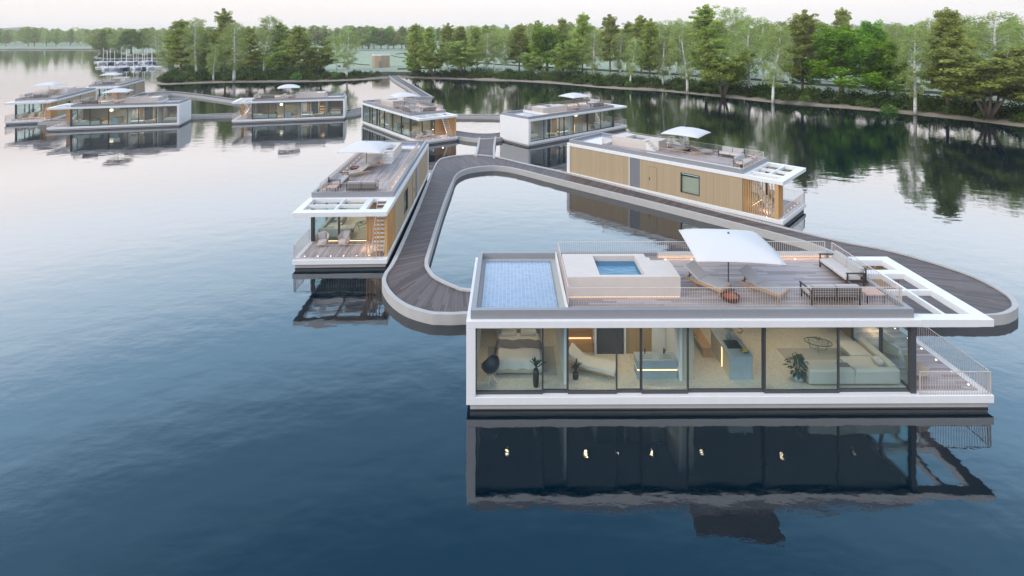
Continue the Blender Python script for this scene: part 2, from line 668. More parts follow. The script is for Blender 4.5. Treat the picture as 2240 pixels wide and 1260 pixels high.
# ================================================================= land
SHORE = [(3300, 380), (2500, 303), (2240, 278), (2152, 267), (2035, 255), (1919, 243), (1815, 234), (1694, 225), (1600, 214.5), (1502, 205), (1432, 198.5), (1326, 193),
         (1200, 182), (1100, 177), (1000, 173.5), (941, 172), (871, 169.5), (853, 170.5), (780, 175.5), (700, 178.5), (582, 179.5), (448, 181.5), (380, 184.5), (345, 185), (329, 181),
         (336, 174), (352, 164), (380, 156), (440, 150), (520, 147), (556, 141), (540, 134), (480, 130), (400, 128.5), (300, 128), (225, 129), (206, 126),
         (214, 121), (236, 116), (232, 112), (200, 110.5), (120, 110), (0, 110), (-200, 110.5), (-600, 112), (-1600, 122)]
land = [at(x, y).to_2d() for x, y in SHORE]
land = smooth_curve(land, 4.0)
land_poly = [tuple(p) for p in land] + [(-1500, 420), (-3500, 1500), (-3500, 6000), (3500, 6000), (3500, 60), (300, 40)]
LP = np.array(land_poly)


def sdist(X, Y):
    """signed distance to the shoreline, positive on land"""
    P = np.stack([np.ravel(X), np.ravel(Y)], 1)
    dmin = np.full(len(P), 1e9)
    inside = np.zeros(len(P), bool)
    A = LP
    B = np.roll(LP, -1, 0)
    for a, b in zip(A, B):
        e = b - a
        w = P - a
        t = np.clip((w @ e) / (e @ e + 1e-12), 0, 1)
        q = w - t[:, None] * e
        dmin = np.minimum(dmin, np.einsum('ij,ij->i', q, q))
        c = (a[1] > P[:, 1]) != (b[1] > P[:, 1])
        with np.errstate(divide='ignore', invalid='ignore'):
            xi = (b[0] - a[0]) * (P[:, 1] - a[1]) / (b[1] - a[1]) + a[0]
        inside ^= c & (P[:, 0] < xi)
    d_ = np.sqrt(dmin)
    return np.where(inside, d_, -d_).reshape(np.shape(X))


def hprof(d_):
    return np.interp(d_, [-30, -3, 0, 1.6, 4, 10, 25, 60, 400], [-3, -.5, .0, .28, .6, 1.05, 1.35, 1.6, 2.5])


def ground_z(x, y):
    i = min(max(int(np.searchsorted(xs, x)) - 1, 0), len(xs) - 2)
    j = min(max(int(np.searchsorted(ys, y)) - 1, 0), len(ys) - 2)
    u, v = (x - xs[i]) / (xs[i + 1] - xs[i]), (y - ys[j]) / (ys[j + 1] - ys[j])
    return float((GZ[j, i] * (1 - u) + GZ[j, i + 1] * u) * (1 - v) + (GZ[j + 1, i] * (1 - u) + GZ[j + 1, i + 1] * u) * v)


def ground_at(px, py):
    z = .8
    for _ in range(4):
        p = at(px, py, z)
        z = max(0.02, ground_z(p.x, p.y))
    p = at(px, py, z)
    return p


def axis_lin(segs):
    out = []
    for a, b, n in segs:
        out += list(np.linspace(a, b, n, endpoint=False))
    return np.array(out + [segs[-1][1]])


xs = axis_lin([(-3400, -800, 14), (-800, -260, 60), (-260, -110, 50), (-110, 150, 150), (150, 400, 30), (400, 3400, 12)])
ys = axis_lin([(45, 70, 10), (70, 210, 110), (210, 320, 48), (320, 560, 50), (560, 1200, 20), (1200, 5900, 12)])
GX, GY = np.meshgrid(xs, ys)
SD = sdist(GX, GY)
GZ = hprof(SD) + np.where(SD > 1, .12 * np.sin(GX * .21 + 1.3 * np.sin(GY * .13)) * np.cos(GY * .17), 0)
nx, ny = len(xs), len(ys)
tm = bpy.data.meshes.new('ground')
idx = np.arange(nx * ny).reshape(ny, nx)
quads = np.stack([idx[:-1, :-1], idx[:-1, 1:], idx[1:, 1:], idx[1:, :-1]], -1).reshape(-1, 4)
keep = (SD.reshape(-1)[quads] > -25).any(1)
tm.from_pydata(np.stack([GX.ravel(), GY.ravel(), GZ.ravel()], 1).tolist(), [], quads[keep].tolist())
at_ = tm.attributes.new('shore', 'FLOAT', 'POINT')
PXG = 1120 + FPX * GX / GY
SPIT = (PXG > 320) & (PXG < 708) & (GY < 262)
at_.data.foreach_set('value', np.where(SPIT, np.minimum(SD, 8.0), np.clip(SD, -5, 50)).ravel().astype(np.float32))
tm.polygons.foreach_set('use_smooth', [True] * len(tm.polygons))


def ground_mat():
    m, t, p = new_mat('bank_and_lawn')
    a = N(t, 'ShaderNodeAttribute', attribute_name='shore')
    tcn = N(t, 'ShaderNodeTexCoord').outputs['Object']
    dn = math_(t, 'ADD', a.outputs['Fac'], math_(t, 'MULTIPLY', math_(t, 'SUBTRACT', noise(t, .25, 5, tcn), .5), 5.0))

    def step(lo, hi):
        r = N(t, 'ShaderNodeMapRange')
        r.inputs['From Min'].default_value = lo
        r.inputs['From Max'].default_value = hi
        t.links.new(dn, r.inputs['Value'])
        return r.outputs[0]
    sand = mixc(t, noise(t, 1.2, 6, tcn), (.20, .17, .14), (.38, .33, .28))
    soil = mixc(t, noise(t, .7, 6, tcn), (.035, .035, .022), (.085, .085, .05))
    lawn = mixc(t, noise(t, .05, 6, tcn), (.25, .31, .22), (.33, .385, .285))
    c = mixc(t, step(1.6, 2.8), sand, soil)
    c = mixc(t, step(10.5, 12.5), c, lawn)
    t.links.new(c, p.inputs['Base Color'])
    p.inputs['Roughness'].default_value = .95
    p.inputs['Specular IOR Level'].default_value = .1
    return m


tm.materials.append(ground_mat())
to = bpy.data.objects.new('ground', tm)
COL.objects.link(to)
tag(to, 'pale green lawn with dark planted bank and narrow sandy shore', kind='structure')

wm = MB().add([(-4000, -300, 0), (4000, -300, 0), (4000, 5000, 0), (-4000, 5000, 0)], [(0, 1, 2, 3)])
tag(wm.build('water', 'water'), 'calm blue lake water with fine ripples', kind='structure')

def hill(cx, cy, w, h, seed):
    r2 = np.random.default_rng(seed)
    ph = r2.uniform(0, 6, 5)

    def fn(u, v):
        x = cx + (u - .5) * w
        y = cy + (v - .5) * w * .2
        e = max(0, math.sin(math.pi * u)) ** .8 * max(0, math.sin(math.pi * v))
        k = 1 + .18 * math.sin(7 * u + ph[0]) + .1 * math.sin(15 * u + ph[1])
        return (x, y, -2 + h * e * k)
    return fn


hm = MB()
for hx, w, h in ((40, 260, 33), (1030, 480, 38), (1190, 380, 40), (1960, 520, 55), (2180, 420, 44), (1560, 420, 34)):
    hm.grid(hill((hx - 1120) * 1650 / FPX, 1650, w * 1650 / FPX, min(40, h * 1650 / FPX * .42 + 14), hx), 60, 12)
tag(hm.build('distant_hills', plain('hill_forest', (.08, .11, .08), .95, .2, .02), smooth=True), 'faint low hills on the horizon', kind='structure')

# ================================================================= walkways on the water
DECKZ, KERBZ = .44, .53


def walkway(name, left, right, label):
    """two edge polylines (world) -> boarded deck with concrete kerbs"""
    root = empty(name, (0, 0, 0))
    tag(root, label, 'boardwalk', kind='structure')
    return root


def two_edges(pairs, k=6, closed=False):
    A = [p[0] for p in pairs]
    B = [p[1] for p in pairs]

    def cr(P):
        n = len(P)
        P = [Vector(p) for p in P]
        out = []
        for i in range(n if closed else n - 1):
            p0 = P[(i - 1) % n] if closed or i > 0 else P[0]
            p1, p2 = P[i], P[(i + 1) % n]
            p3 = P[(i + 2) % n] if closed or i + 2 < n else P[-1]
            for q in range(k):
                t = q / k
                out.append(.5 * ((2 * p1) + (-p0 + p2) * t + (2 * p0 - 5 * p1 + 4 * p2 - p3) * t * t + (-p0 + 3 * p1 - 3 * p2 + p3) * t ** 3))
        if not closed: out.append(P[-1])
        return out
    return cr(A), cr(B)


def make_walk(pairs, label, closed=False, kw=.26, k=6, dz=0):
    A, B = two_edges(pairs, k, closed)

    def inner(P, Q):
        return [p + (q - p).normalized() * kw for p, q in zip(P, Q)]
    Ai, Bi = inner(A, B), inner(B, A)
    deck = ribbon('boardwalk', Bi, Ai, 'walk', DECKZ + dz, closed=closed)
    tag(deck, label, kind='structure')
    for P, Q in ((A, Ai), (B, Bi)):
        mb = MB()
        kerb(mb, P, Q, -.35, KERBZ + dz, closed)
        o = mb.build('boardwalk_kerb', 'concrete', deck)
    return deck


def W(x, y): return at(x, y, .5).to_2d()


V2 = lambda x, y: Vector((x, y))
LOOP = [(V2(8, 26.4), V2(8, 29.0)), (V2(4, 26.4), V2(4, 28.95)), (V2(1, 26.4), V2(1, 28.9)), (V2(-1, 26.4), V2(-1, 28.92)), (W(1020, 688), W(1015, 630.5)), (W(990, 689.5), W(995, 624)), (W(965, 689), W(983, 619)), (W(936.7, 686.7), W(970, 613)), (W(886.7, 671), W(951, 602)), (W(853, 647), W(943, 592)), (W(836, 620), W(937.5, 581)),
        (W(840, 599), W(937, 570)), (W(860, 566.7), W(942, 552)), (W(903, 473), W(969, 463)), (W(935, 396.7), W(990, 405)), (W(957, 352.5), W(997, 385.5)), (W(976.7, 343.5), W(1010, 375)),
        (W(1006.7, 339), W(1033, 368)), (W(1040, 338), W(1073, 364)), (W(1083, 342), W(1100, 365)), (W(1153, 358), W(1136, 371.5)), (W(1243, 378), W(1220, 392.8)),
        (V2(13.6, 44.9), V2(12.2, 43.3)), (V2(21.5, 36.5), V2(18.6, 36.9)), (V2(24.4, 34.3), V2(20.0, 35.0)), (V2(25.8, 32.6), V2(20.6, 33.4)), (V2(26.8, 30.6), V2(20.6, 32)), (V2(26.8, 28.6), V2(20.1, 30.7)),
        (V2(26.2, 27.4), V2(19.5, 30.1)), (V2(25.3, 26.7), V2(18.9, 29.7)), (V2(24, 26.3), V2(18.2, 29.4)), (V2(21, 26.3), V2(16.5, 29.25)), (V2(14, 26.4), V2(13, 29.2))]
make_walk(LOOP, 'dark boarded loop walkway with concrete kerbs around the inner basin', closed=True)
make_walk([(W(1038, 341), W(1083, 346)), (W(1043, 322), W(1083, 322)), (W(1047, 301), W(1086, 299))], 'short boarded arm from the loop walkway towards the rear boats', dz=-.01)
make_walk([(W(978, 283), W(978, 297)), (W(1001, 286.5), W(1001, 298.7)), (W(1047, 291.5), W(1048, 304)), (W(1089, 290.5), W(1089, 302)), (W(1112, 283), W(1112, 296))], 'curved boarded walkway between the two rear boats')
make_walk([(V2(-26.5, 98.2), V2(-25.8, 95.8)), (V2(-19, 94.2), V2(-19.2, 92.0)), (W(1001, 249.6), W(1001, 253.8)), (W(1092, 251), W(1092, 255)), (V2(1.5, 90), V2(1.0, 87.6))], 'straight boarded walkway far behind the two rear boats')
make_walk([(W(845, 150.5), W(866, 150.5)), (W(853, 168), W(875, 168)), (W(888, 190.5), W(910.5, 190)), (W(919, 211), W(946, 211))], 'boarded footbridge leading from the water to the shore', dz=.02)
make_walk([(W(950, 211.5), W(944, 219)), (W(921, 211.8), W(921, 220.2)), (W(881, 216.5), W(881, 224)), (W(820, 228), W(820, 237)), (W(785, 235.5), W(785, 246)), (W(757, 240), W(757, 250.5))], 'boarded walkway bending down from the footbridge end')
_f = lambda t, off: V2(-37.4, 90.1) + off * V2(-.259, .966) + t * V2(-.966, -.259)
make_walk([(_f(-9.5, 6.0), _f(-9.0, 3.4)), (_f(8, 6.2), _f(8, 3.5)), (_f(14, 6.2), _f(14, 4.0)), (_f(20, 6.2), _f(20, 3.6)), (_f(38, 6.4), _f(38, 3.6))], 'boarded walkway along the back of the two far boats')
make_walk([(_f(3, 6.4), _f(9, 6.4)), (W(540, 221.5), W(540, 227)), (W(507, 215.5), W(507, 220.5)), (W(440, 206), W(440, 210.8)), (W(400, 201.5), W(400, 206.5)), (W(373, 199.5), W(373, 204.3)), (W(343, 201), W(349, 207.5)),
           (V2(-87.2, 124), V2(-84.2, 123.2)), (V2(-84.4, 117.2), V2(-82.0, 118)), (V2(-79.6, 104.3), V2(-77.2, 105)), (V2(-76.6, 95), V2(-74.2, 96)), (V2(-74.2, 88), V2(-71.6, 88.5))], 'long curved boarded walkway to the farthest boats')

# ================================================================= houseboats
L0, WID = 20.32, 5.782
ZB, ZS, ZR, ZT = .274, .573, 3.209, 3.494
HW = WID / 2
FZ = .60            # inside floor
LAMP = 1.3
RZ = 3.64           # roof terrace level


def make_map(short):
    if not short:
        return (lambda x: x), L0 / 2

    def f(x):
        u = x + 10.16
        u = u * (14.45 / 17.34) if u < 17.34 else u - 2.89
        return u - 8.715
    return f, 8.715


def bars(mb, p0, p1, z0, z1, gap=.1, w=.011, posts=True):
    p0, p1 = Vector((*p0, 0)), Vector((*p1, 0))
    n = max(1, int(round((p1 - p0).length / gap)))
    d_ = (p1 - p0).normalized()
    for i in range(n + 1):
        q = p0.lerp(p1, i / n)
        ww = .035 if i in (0, n) else w
        mb.obox((q.x, q.y, z0), (q.x, q.y, z1), ww, ww, up=d_)
    mb.obox((p0.x, p0.y, z1), (p1.x, p1.y, z1), .03, .02)
    mb.obox((p0.x, p0.y, z0 + .06), (p1.x, p1.y, z0 + .06), .02, .02)


def make_house(mir, short):
    f, HL = make_map(short)
    X1 = f(7.18)                        # end of the glazed box, the open deck follows
    root = empty('houseboat')
    P = lambda: MB(mir)
    P().box(-HL + .14, HL - .14, -HW + .12, HW - .12, -.6, ZB).build('hull', 'concrete', root)
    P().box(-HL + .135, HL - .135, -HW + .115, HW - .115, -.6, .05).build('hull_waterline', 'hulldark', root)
    P().box(-HL, HL, -HW, HW, ZB, ZS, .012).build('deck_slab', 'white', root)
    P().box(X1 + .09, HL - .36, -HW + .3, HW - .3, ZS, ZS + .03).build('deck_floor', 'deck', root)
    P().box(-HL + .35, X1 - .06, -HW + .3, HW - .2, ZS, FZ).build('interior_floor', 'floor', root)
    # roof and pergola
    P().box(-HL, X1 + .22, -HW, HW, ZR, ZT, .012).build('roof', 'white', root)
    pg = P()
    a, b = X1 + .22, HL
    pg.box(b - .55, b, -HW, HW, ZR, ZT, .012)
    pg.box(a, b - .55, -HW, -HW + .42, ZR + .001, ZT - .001)
    pg.box(a, b - .55, HW - .42, HW, ZR + .001, ZT - .001)
    pg.box(a, b - .55, 1.05, 1.45, ZR + .02, ZT - .012)
    pg.box(a, b - .55, -.53, -.41, ZR + .04, ZT - .02)
    mid = (a + b - .55) / 2 + .1
    pg.box(mid - .06, mid + .06, -HW + .42, -.53, ZR + .04, ZT - .02)
    pg.box(mid - .06, mid + .06, -.41, 1.05, ZR + .04, ZT - .02)
    pg.build('pergola', 'white', root)
    # parapet ring
    pr = P()
    o0, o1, oy, w = -HL + .16, X1 - .02, HW - .14, .2
    pr.box(o0, o1, -oy, -oy + w, ZT, 3.84)
    pr.box(o0, o1, oy - w, oy, ZT, 3.84)
    pr.box(o0, o0 + w, -oy + w, oy - w, ZT, 3.839)
    pr.box(o1 - w, o1, -oy + w, oy - w, ZT, 3.839)
    pr.build('parapet', 'grey', root)
    tx = f(-6.22)
    P().box(o0 + w, tx - .06, -oy + w, oy - w, ZT, 3.56).build('roof_gravel', 'gravel', root)
    P().box(f(-9.62) if not short else o0 + w + .15, tx - .36, -2.18, 2.28, 3.56, 3.60).build('solar_panel', 'solar', root)
    P().box(tx - .06, tx, -oy + w, oy - w, ZT, 3.86).build('terrace_edge', 'whitemetal', root)
    P().box(tx, o1 - w, -oy + w, oy - w, ZT, RZ).build('roof_terrace', 'deck', root)
    for k in range(14):
        x = tx + .5 + k * (o1 - tx - 1.0) / 13
        P().lathe([(.035, 0), (.035, .012)], (x, -oy + w + .17, RZ), 8).build('deck_light', 'spot', root)
    P().box(f(-1.3), o1 - w - .02, oy - w - .03, oy - w - .002, RZ, 3.88).build('terrace_upstand', 'whitemetal', root)
    P().box(f(-1.3), o1 - w - .1, oy - w - .06, oy - w - .032, RZ + .003, RZ + .03).build('light_strip', 'led', root)
    for k in range(7):
        P().lathe([(.035, 0), (.035, .012)], (f(-1.0) + k * 1.25, oy - w - .30, RZ), 8).build('deck_light', 'spot', root)
    # hot tub block with opening and step recess
    t0, t1 = tx + .1, tx + 4.77
    ya, yb, zt = -1.38, .92, 4.48
    p0, p1, q0, q1 = t0 + 1.37, t0 + 3.25, -1.18, .69
    sx, sy = t1 - .95, .22
    tb = P()
    tb.box(t0, p0, ya, yb, RZ, zt)
    tb.box(p0, p1, ya, q0, RZ, zt)
    tb.box(p0, p1, q1, yb, RZ, zt)
    tb.box(p1, sx, ya, yb, RZ, zt)
    tb.box(sx, t1, ya, sy, RZ, zt)
    tb.box(p0, p1, q0, q1, RZ, 3.8)
    tub = tb.build('hot_tub', 'tub', root)
    P().box(p0, p1, q0, q1, 3.8, 4.24).build('tub_water', 'pool', tub)
    P().box(t0 + .02, t1 - .02, ya - .012, ya - .002, RZ + .004, RZ + .03).build('light_strip', 'ledsoft', tub)
    st = P()
    for k in range(4):
        st.box(sx + k * .235, sx + (k + 1) * .235, sy + .004, yb - .03, RZ, 4.32 - k * .2)
    st.build('tub_steps', 'whitemetal', tub)
    # balustrades on the roof
    rz0, rz1 = RZ, 4.43
    r = P(); bars(r, (tx + .05, -2.22), (X1 - .12, -2.22), rz0, rz1); r.build('railing', 'rail', root)
    r = P(); bars(r, (tx + .05, 2.42), (X1 - .4, 2.42), rz0, rz1); r.build('railing', 'rail', root)
    r = P(); bars(r, (X1 - .12, -2.12), (X1 - .12, 2.3), rz0, rz1); r.build('railing', 'rail', root)
    r = P(); bars(r, (tx + .05, -2.1), (tx + .05, 2.3), rz0, rz1); r.build('railing', 'rail', root)
    # deck balustrades
    r = P(); bars(r, (X1 + .15, -HW + .06), (HL - .1, -HW + .06), ZS, 1.46); r.build('deck_railing', 'rail', root)
    r = P(); bars(r, (HL - .1, -HW + .16), (HL - .1, 2.2), ZS, 1.46); r.build('deck_railing', 'rail', root)
    for k in range(6):
        P().lathe([(.035, 0), (.035, .012)], (HL - .48, -2.3 + k * .8, ZS + .03), 8).build('deck_light', 'spot', root)
    # closed end wall
    P().box(-HL, -HL + .35, -HW, HW, ZS, ZR).build('end_wall', 'white', root)
    # glazed front: bays
    xb = [f(x) for x in (-9.81, -7.22, -6.25, -4.35, -3.40, -1.59, 1.37, 4.28, 7.14)]
    for i in range(8):
        yy = -HW + .16 + (.07 if i % 2 else 0)
        wf = P()
        m0, m1 = xb[i], xb[i + 1]
        fw = .07 if i not in (5, 6, 7) else .10
        wf.box(m0, m0 + fw * .5, yy, yy + .09, ZS, ZR)
        wf.box(m1 - fw * .5, m1, yy, yy + .09, ZS, ZR)
        wf.box(m0 + fw * .5, m1 - fw * .5, yy, yy + .09, ZS, ZS + .11)
        wf.box(m0 + fw * .5, m1 - fw * .5, yy, yy + .09, ZR - .05, ZR)
        wo = wf.build('window', 'frame', root)
        P().box(m0 + fw * .5, m1 - fw * .5, yy + .035, yy + .055, ZS + .11, ZR - .05).build('pane', 'glass', wo)
    # glazing of the deck end
    P().box(X1 - .14, X1 + .06, -HW + .12, -HW + .30, ZS, ZR).build('corner_post', 'frame', root)
    for y0, y1 in ((-2.58, -.92), (-.92, .98)):
        wf = P()
        wf.box(X1 - .06, X1 + .03, y0, y0 + .06, ZS, ZR)
        wf.box(X1 - .06, X1 + .03, y1 - .06, y1, ZS, ZR)
        wf.box(X1 - .06, X1 + .03, y0 + .06, y1 - .06, ZS, ZS + .08)
        wf.box(X1 - .06, X1 + .03, y0 + .06, y1 - .06, ZR - .06, ZR)
        wo = wf.build('sliding_door', 'frame', root)
        P().box(X1 - .025, X1 - .005, y0 + .06, y1 - .06, ZS + .08, ZR - .06).build('pane', 'glass', wo)
    P().box(X1 - .1, X1 + .02, .98, HW - .1, ZS, ZR).build('deck_wall', 'timberin', root)
    P().box(X1 + .03, X1 + .06, -2.0, .9, ZS + .02, ZS + .05).build('light_strip', 'led', root)
    # timber wall with a window opening
    wx0, wx1, wz0, wz1 = f(2.03), f(2.03) + 1.69, 1.04, 2.73
    ty0, ty1 = HW - .20, HW - .06
    tw = P()
    tw.box(-HL + .35, wx0, ty0, ty1, ZS, ZR)
    tw.box(wx1, X1, ty0, ty1, ZS, ZR)
    tw.box(wx0, wx1, ty0, ty1, ZS, wz0)
    tw.box(wx0, wx1, ty0, ty1, wz1, ZR)
    tw.build('timber_wall', 'timber', root)
    fr = P()
    fr.box(wx0, wx1, ty0, ty1 + .02, wz0, wz0 + .06).box(wx0, wx1, ty0, ty1 + .02, wz1 - .06, wz1)
    fr.box(wx0, wx0 + .06, ty0, ty1 + .02, wz0 + .06, wz1 - .06).box(wx1 - .06, wx1, ty0, ty1 + .02, wz0 + .06, wz1 - .06)
    wo = fr.build('window', 'frame', root)
    P().box(wx0 + .06, wx1 - .06, ty1 - .09, ty1 - .07, wz0 + .06, wz1 - .06).build('pane', 'glass', wo)
    e0 = f(-2.92)
    P().box(e0, e0 + 1.04, ty1, ty1 + .012, ZS, ZR).build('door_panel', 'greydoor', root)
    P().box(e0 - .07, e0, ty1, ty1 + .04, ZS, ZR).build('door_jamb', 'whitemetal', root)
    d0 = f(-.95)
    fr = P()
    fr.box(d0 - .03, d0 + .78, ty1, ty1 + .006, ZS, 2.73)
    dr = fr.build('door', plain('door_edge', (.16, .11, .06), .6), root)
    P().box(d0, d0 + .75, ty1 + .006, ty1 + .022, ZS, 2.70).build('door_leaf', 'timber', dr)
    P().box(d0 + .05, d0 + .09, ty1 + .022, ty1 + .06, 1.5, 1.75).build('handle', 'steel', dr)
    # slatted screen beside the stair
    sl = P()
    x, g = X1 + .08, .115
    while x < HL - .75:
        sl.box(x, x + .05, HW - .19, HW - .07, ZS, ZR)
        x += g
        g *= 1.07
    for k in range(5):
        sl.box(HL - .47, HL - .41, 1.52 + k * .2, 1.57 + k * .2, ZS, ZR)
    sl.build('slat_screen', 'slat', root)
    P().box(HL - .62, HL - .34, HW - .22, HW - .06, ZS, ZR).build('timber_post', 'slat', root)
    # open stair from the deck to the roof
    s0, s1 = HL - .9, X1 + .35
    ss = P()
    for k in range(13):
        t = k / 12
        x = s0 + (s1 - s0) * t
        z = .80 + t * 2.6
        ss.box(x - .13, x + .13, 1.78, 2.48, z - .035, z)
    stair = ss.build('staircase', 'whitemetal', root)
    sg = P()
    for y in (1.74, 2.50):
        sg.obox((s0 + .1, y, ZS + .05), (s1, y, 3.4), .03, .16)
    sg.build('stringer', 'whitemetal', stair)
    # partitions and fixed fittings inside
    b0 = f(-6.34)
    P().box(b0, b0 + .1, -2.2, HW - .22, FZ, ZR).build('partition', 'white', root)
    c0 = f(-1.42)
    P().box(c0 - .28, c0 - .16, -2.0, HW - .22, FZ, ZR).build('partition', 'white', root)
    P().box(c0 - .15, c0 + .32, -1.92, -1.2, FZ, ZR).build('wardrobe', 'panelw', root)
    s0 = b0 + .14
    sw = 1.36 if not short else 1.1
    sa = P()
    for k in range(4):
        sa.box(s0 + .02, s0 + sw, -.1 + k * .42, .32 + k * .42, FZ, FZ + .35 + k * .42)
    sau = sa.build('sauna_bench', 'sauna', root)
    for k in range(3):
        P().box(s0 + .06, s0 + sw - .04, .31 + k * .42 - .02, .318 + k * .42, FZ + .38 + k * .42, FZ + .41 + k * .42).build('light_strip', 'led', sau)
    P().box(s0 + sw + .02, s0 + sw + .1, -.28, HW - .22, FZ, ZR).build('partition', 'white', root)
    P().box(s0 + sw + .14, s0 + sw + 1.26, -.22, -.16, FZ, ZR).build('shower_screen', 'frame', root)
    P().box(s0 + sw + 1.30, s0 + sw + 1.38, -.28, HW - .22, FZ, ZR).build('partition', 'white', root)
    P().box(s0 + sw + 1.40, c0 - .9, -.2, -.1, FZ, ZR).build('bathroom_panel', 'timberin', root)
    P().box(c0 - .9, c0 - .3, -.22, -.1, FZ, ZR).build('partition', 'white', root)
    v0, v1 = c0 - 1.95, c0 - .32
    vn = P()
    vn.box(v0, v1, -1.9, -1.28, FZ + .40, 1.34)
    vn.box(v0 + .02, v1, -1.88, -1.30, FZ, FZ + .33)
    van = vn.build('vanity', 'stone', root)
    P().box(v0 + .02, v1, -1.87, -1.30, FZ + .33, FZ + .40).build('light_strip', 'led', van)
    for k in range(2):
        cx = v0 + .42 + k * .78
        P().box(cx - .26, cx + .26, -1.76, -1.48, 1.34, 1.352).build('basin', 'basin', van)
        tp = P(); tp.tube([(cx + .02, -1.42, 1.34), (cx + .02, -1.42, 1.56), (cx + .02, -1.62, 1.56)], .02, 6)
        tp.build('tap', 'steel', van)
    kz0 = f(.0)
    P().box(f(-.6), f(3.6), HW - .75, HW - .22, FZ, 2.4).build('kitchen_cupboard', 'panelw', root)
    P().box(f(3.8), f(6.6), HW - .5, HW - .22, FZ, 1.15).build('sideboard', 'timberin', root)
    # ceiling and its recessed lamps
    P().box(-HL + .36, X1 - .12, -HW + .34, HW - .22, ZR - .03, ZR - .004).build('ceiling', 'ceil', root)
    sgn = -1 if mir else 1
    for x, y, wt in ((-8.6, -.9, 60), (-7.2, .9, 60), (-5.3, -1.0, 60), (-4.0, -.9, 50), (-2.5, -.9, 70), (-.4, -.9, 75), (1.2, 1.0, 80), (2.9, -1.0, 90), (4.6, .9, 90), (6.0, -.9, 80)):
        P().lathe([(.032, -.012), (.032, 0)], (f(x), y, ZR - .03), 10).build('ceiling_spot', 'cspot', root)
        la = bpy.data.lights.new('ceiling_lamp', 'SPOT')
        la.energy = wt * LAMP
        la.spot_size = R(118)
        la.spot_blend = 1.0
        la.shadow_soft_size = .06
        la.color = (1, .72, .46)
        lo = bpy.data.objects.new('ceiling_lamp', la)
        COL.objects.link(lo)
        lo.parent = root
        lo.location = (f(x), y * sgn, ZR - .06)

    def area(x, y, z, sx_, sy_, w, col=(1, .80, .58), rot=None):
        la = bpy.data.lights.new('strip_glow', 'AREA')
        la.shape = 'RECTANGLE'
        la.size, la.size_y = sx_, sy_
        la.energy = w
        la.color = col
        lo = bpy.data.objects.new('strip_glow', la)
        COL.objects.link(lo)
        lo.parent = root
        lo.location = (x, y * sgn, z)
        if rot: lo.rotation_euler = rot
        return lo
    area(s0 + sw / 2, 1.1, ZR - .05, sw * .8, .06, 10, (1, .55, .24))
    pl = bpy.data.lights.new('stair_lamp', 'POINT')
    pl.energy = 26; pl.color = (1, .62, .34); pl.shadow_soft_size = .06
    po = bpy.data.objects.new('stair_lamp', pl); COL.objects.link(po); po.parent = root; po.location = (X1 + 1.35, 1.45 * sgn, 1.0)
    la = area((f(-1.3) + o1) / 2, 2.36, 3.72, (o1 - f(-1.3)) * .95, .05, 16, (1, .62, .34), (R(90) * (1 if mir else -1), 0, 0))
    return root


POSE = {'A': (8.393, 23.212, .30, 0, 0), 'B': (-10.931, 42.779, -88.25, 0, 0), 'C': (14.847, 48.459, -44.15, 1, 0), 'D': (7.963, 76.437, 40.52, 0, 0),
        'E': (-15.702, 78.197, -53.51, 0, 0), 'F': (-37.391, 90.12, 194.92, 1, 1), 'G': (-61.281, 83.432, 195.24, 1, 1), 'H': (-81.437, 94.451, -69.12, 0, 0), 'I': (-87.915, 117.624, -69.33, 0, 0)}
HLAB = {'A': 'nearest white houseboat with blue tiled roof panel and lit glass front',
        'B': 'white houseboat moored left of the loop walkway, deck end towards us',
        'C': 'houseboat showing its long timber wall beside the right arm of the loop walkway',
        'D': 'white houseboat with blank end wall, behind the timber-walled boat',
        'E': 'houseboat angled with its deck stair visible, at the centre behind the loop',
        'F': 'houseboat seen square from its glass side, in front of the wooded spit',
        'G': 'white houseboat with bright end wall at far left, glass front to us',
        'H': 'leftmost houseboat with its deck end at the picture edge',
        'I': 'farthest houseboat, half hidden with timber side, below the marina'}
HNAME = {'A': 'the nearest houseboat', 'B': 'the houseboat left of the loop', 'C': 'the timber-walled houseboat', 'D': 'the rear blank-ended houseboat',
         'E': 'the central houseboat', 'F': 'the houseboat before the wooded spit', 'G': 'the bright-ended left houseboat', 'H': 'the leftmost houseboat', 'I': 'the farthest houseboat'}
protos = {}
for k, (x, y, a, mir, sh) in POSE.items():
    if (mir, sh) not in protos:
        h = make_house(mir, sh)
        protos[(mir, sh)] = h
    else:
        h = copy_tree(protos[(mir, sh)])
    h.location = (x, y, 0)
    h.rotation_euler = (0, 0, R(a))
    tag(h, HLAB[k], 'houseboat', 'white houseboats moored on the lake')


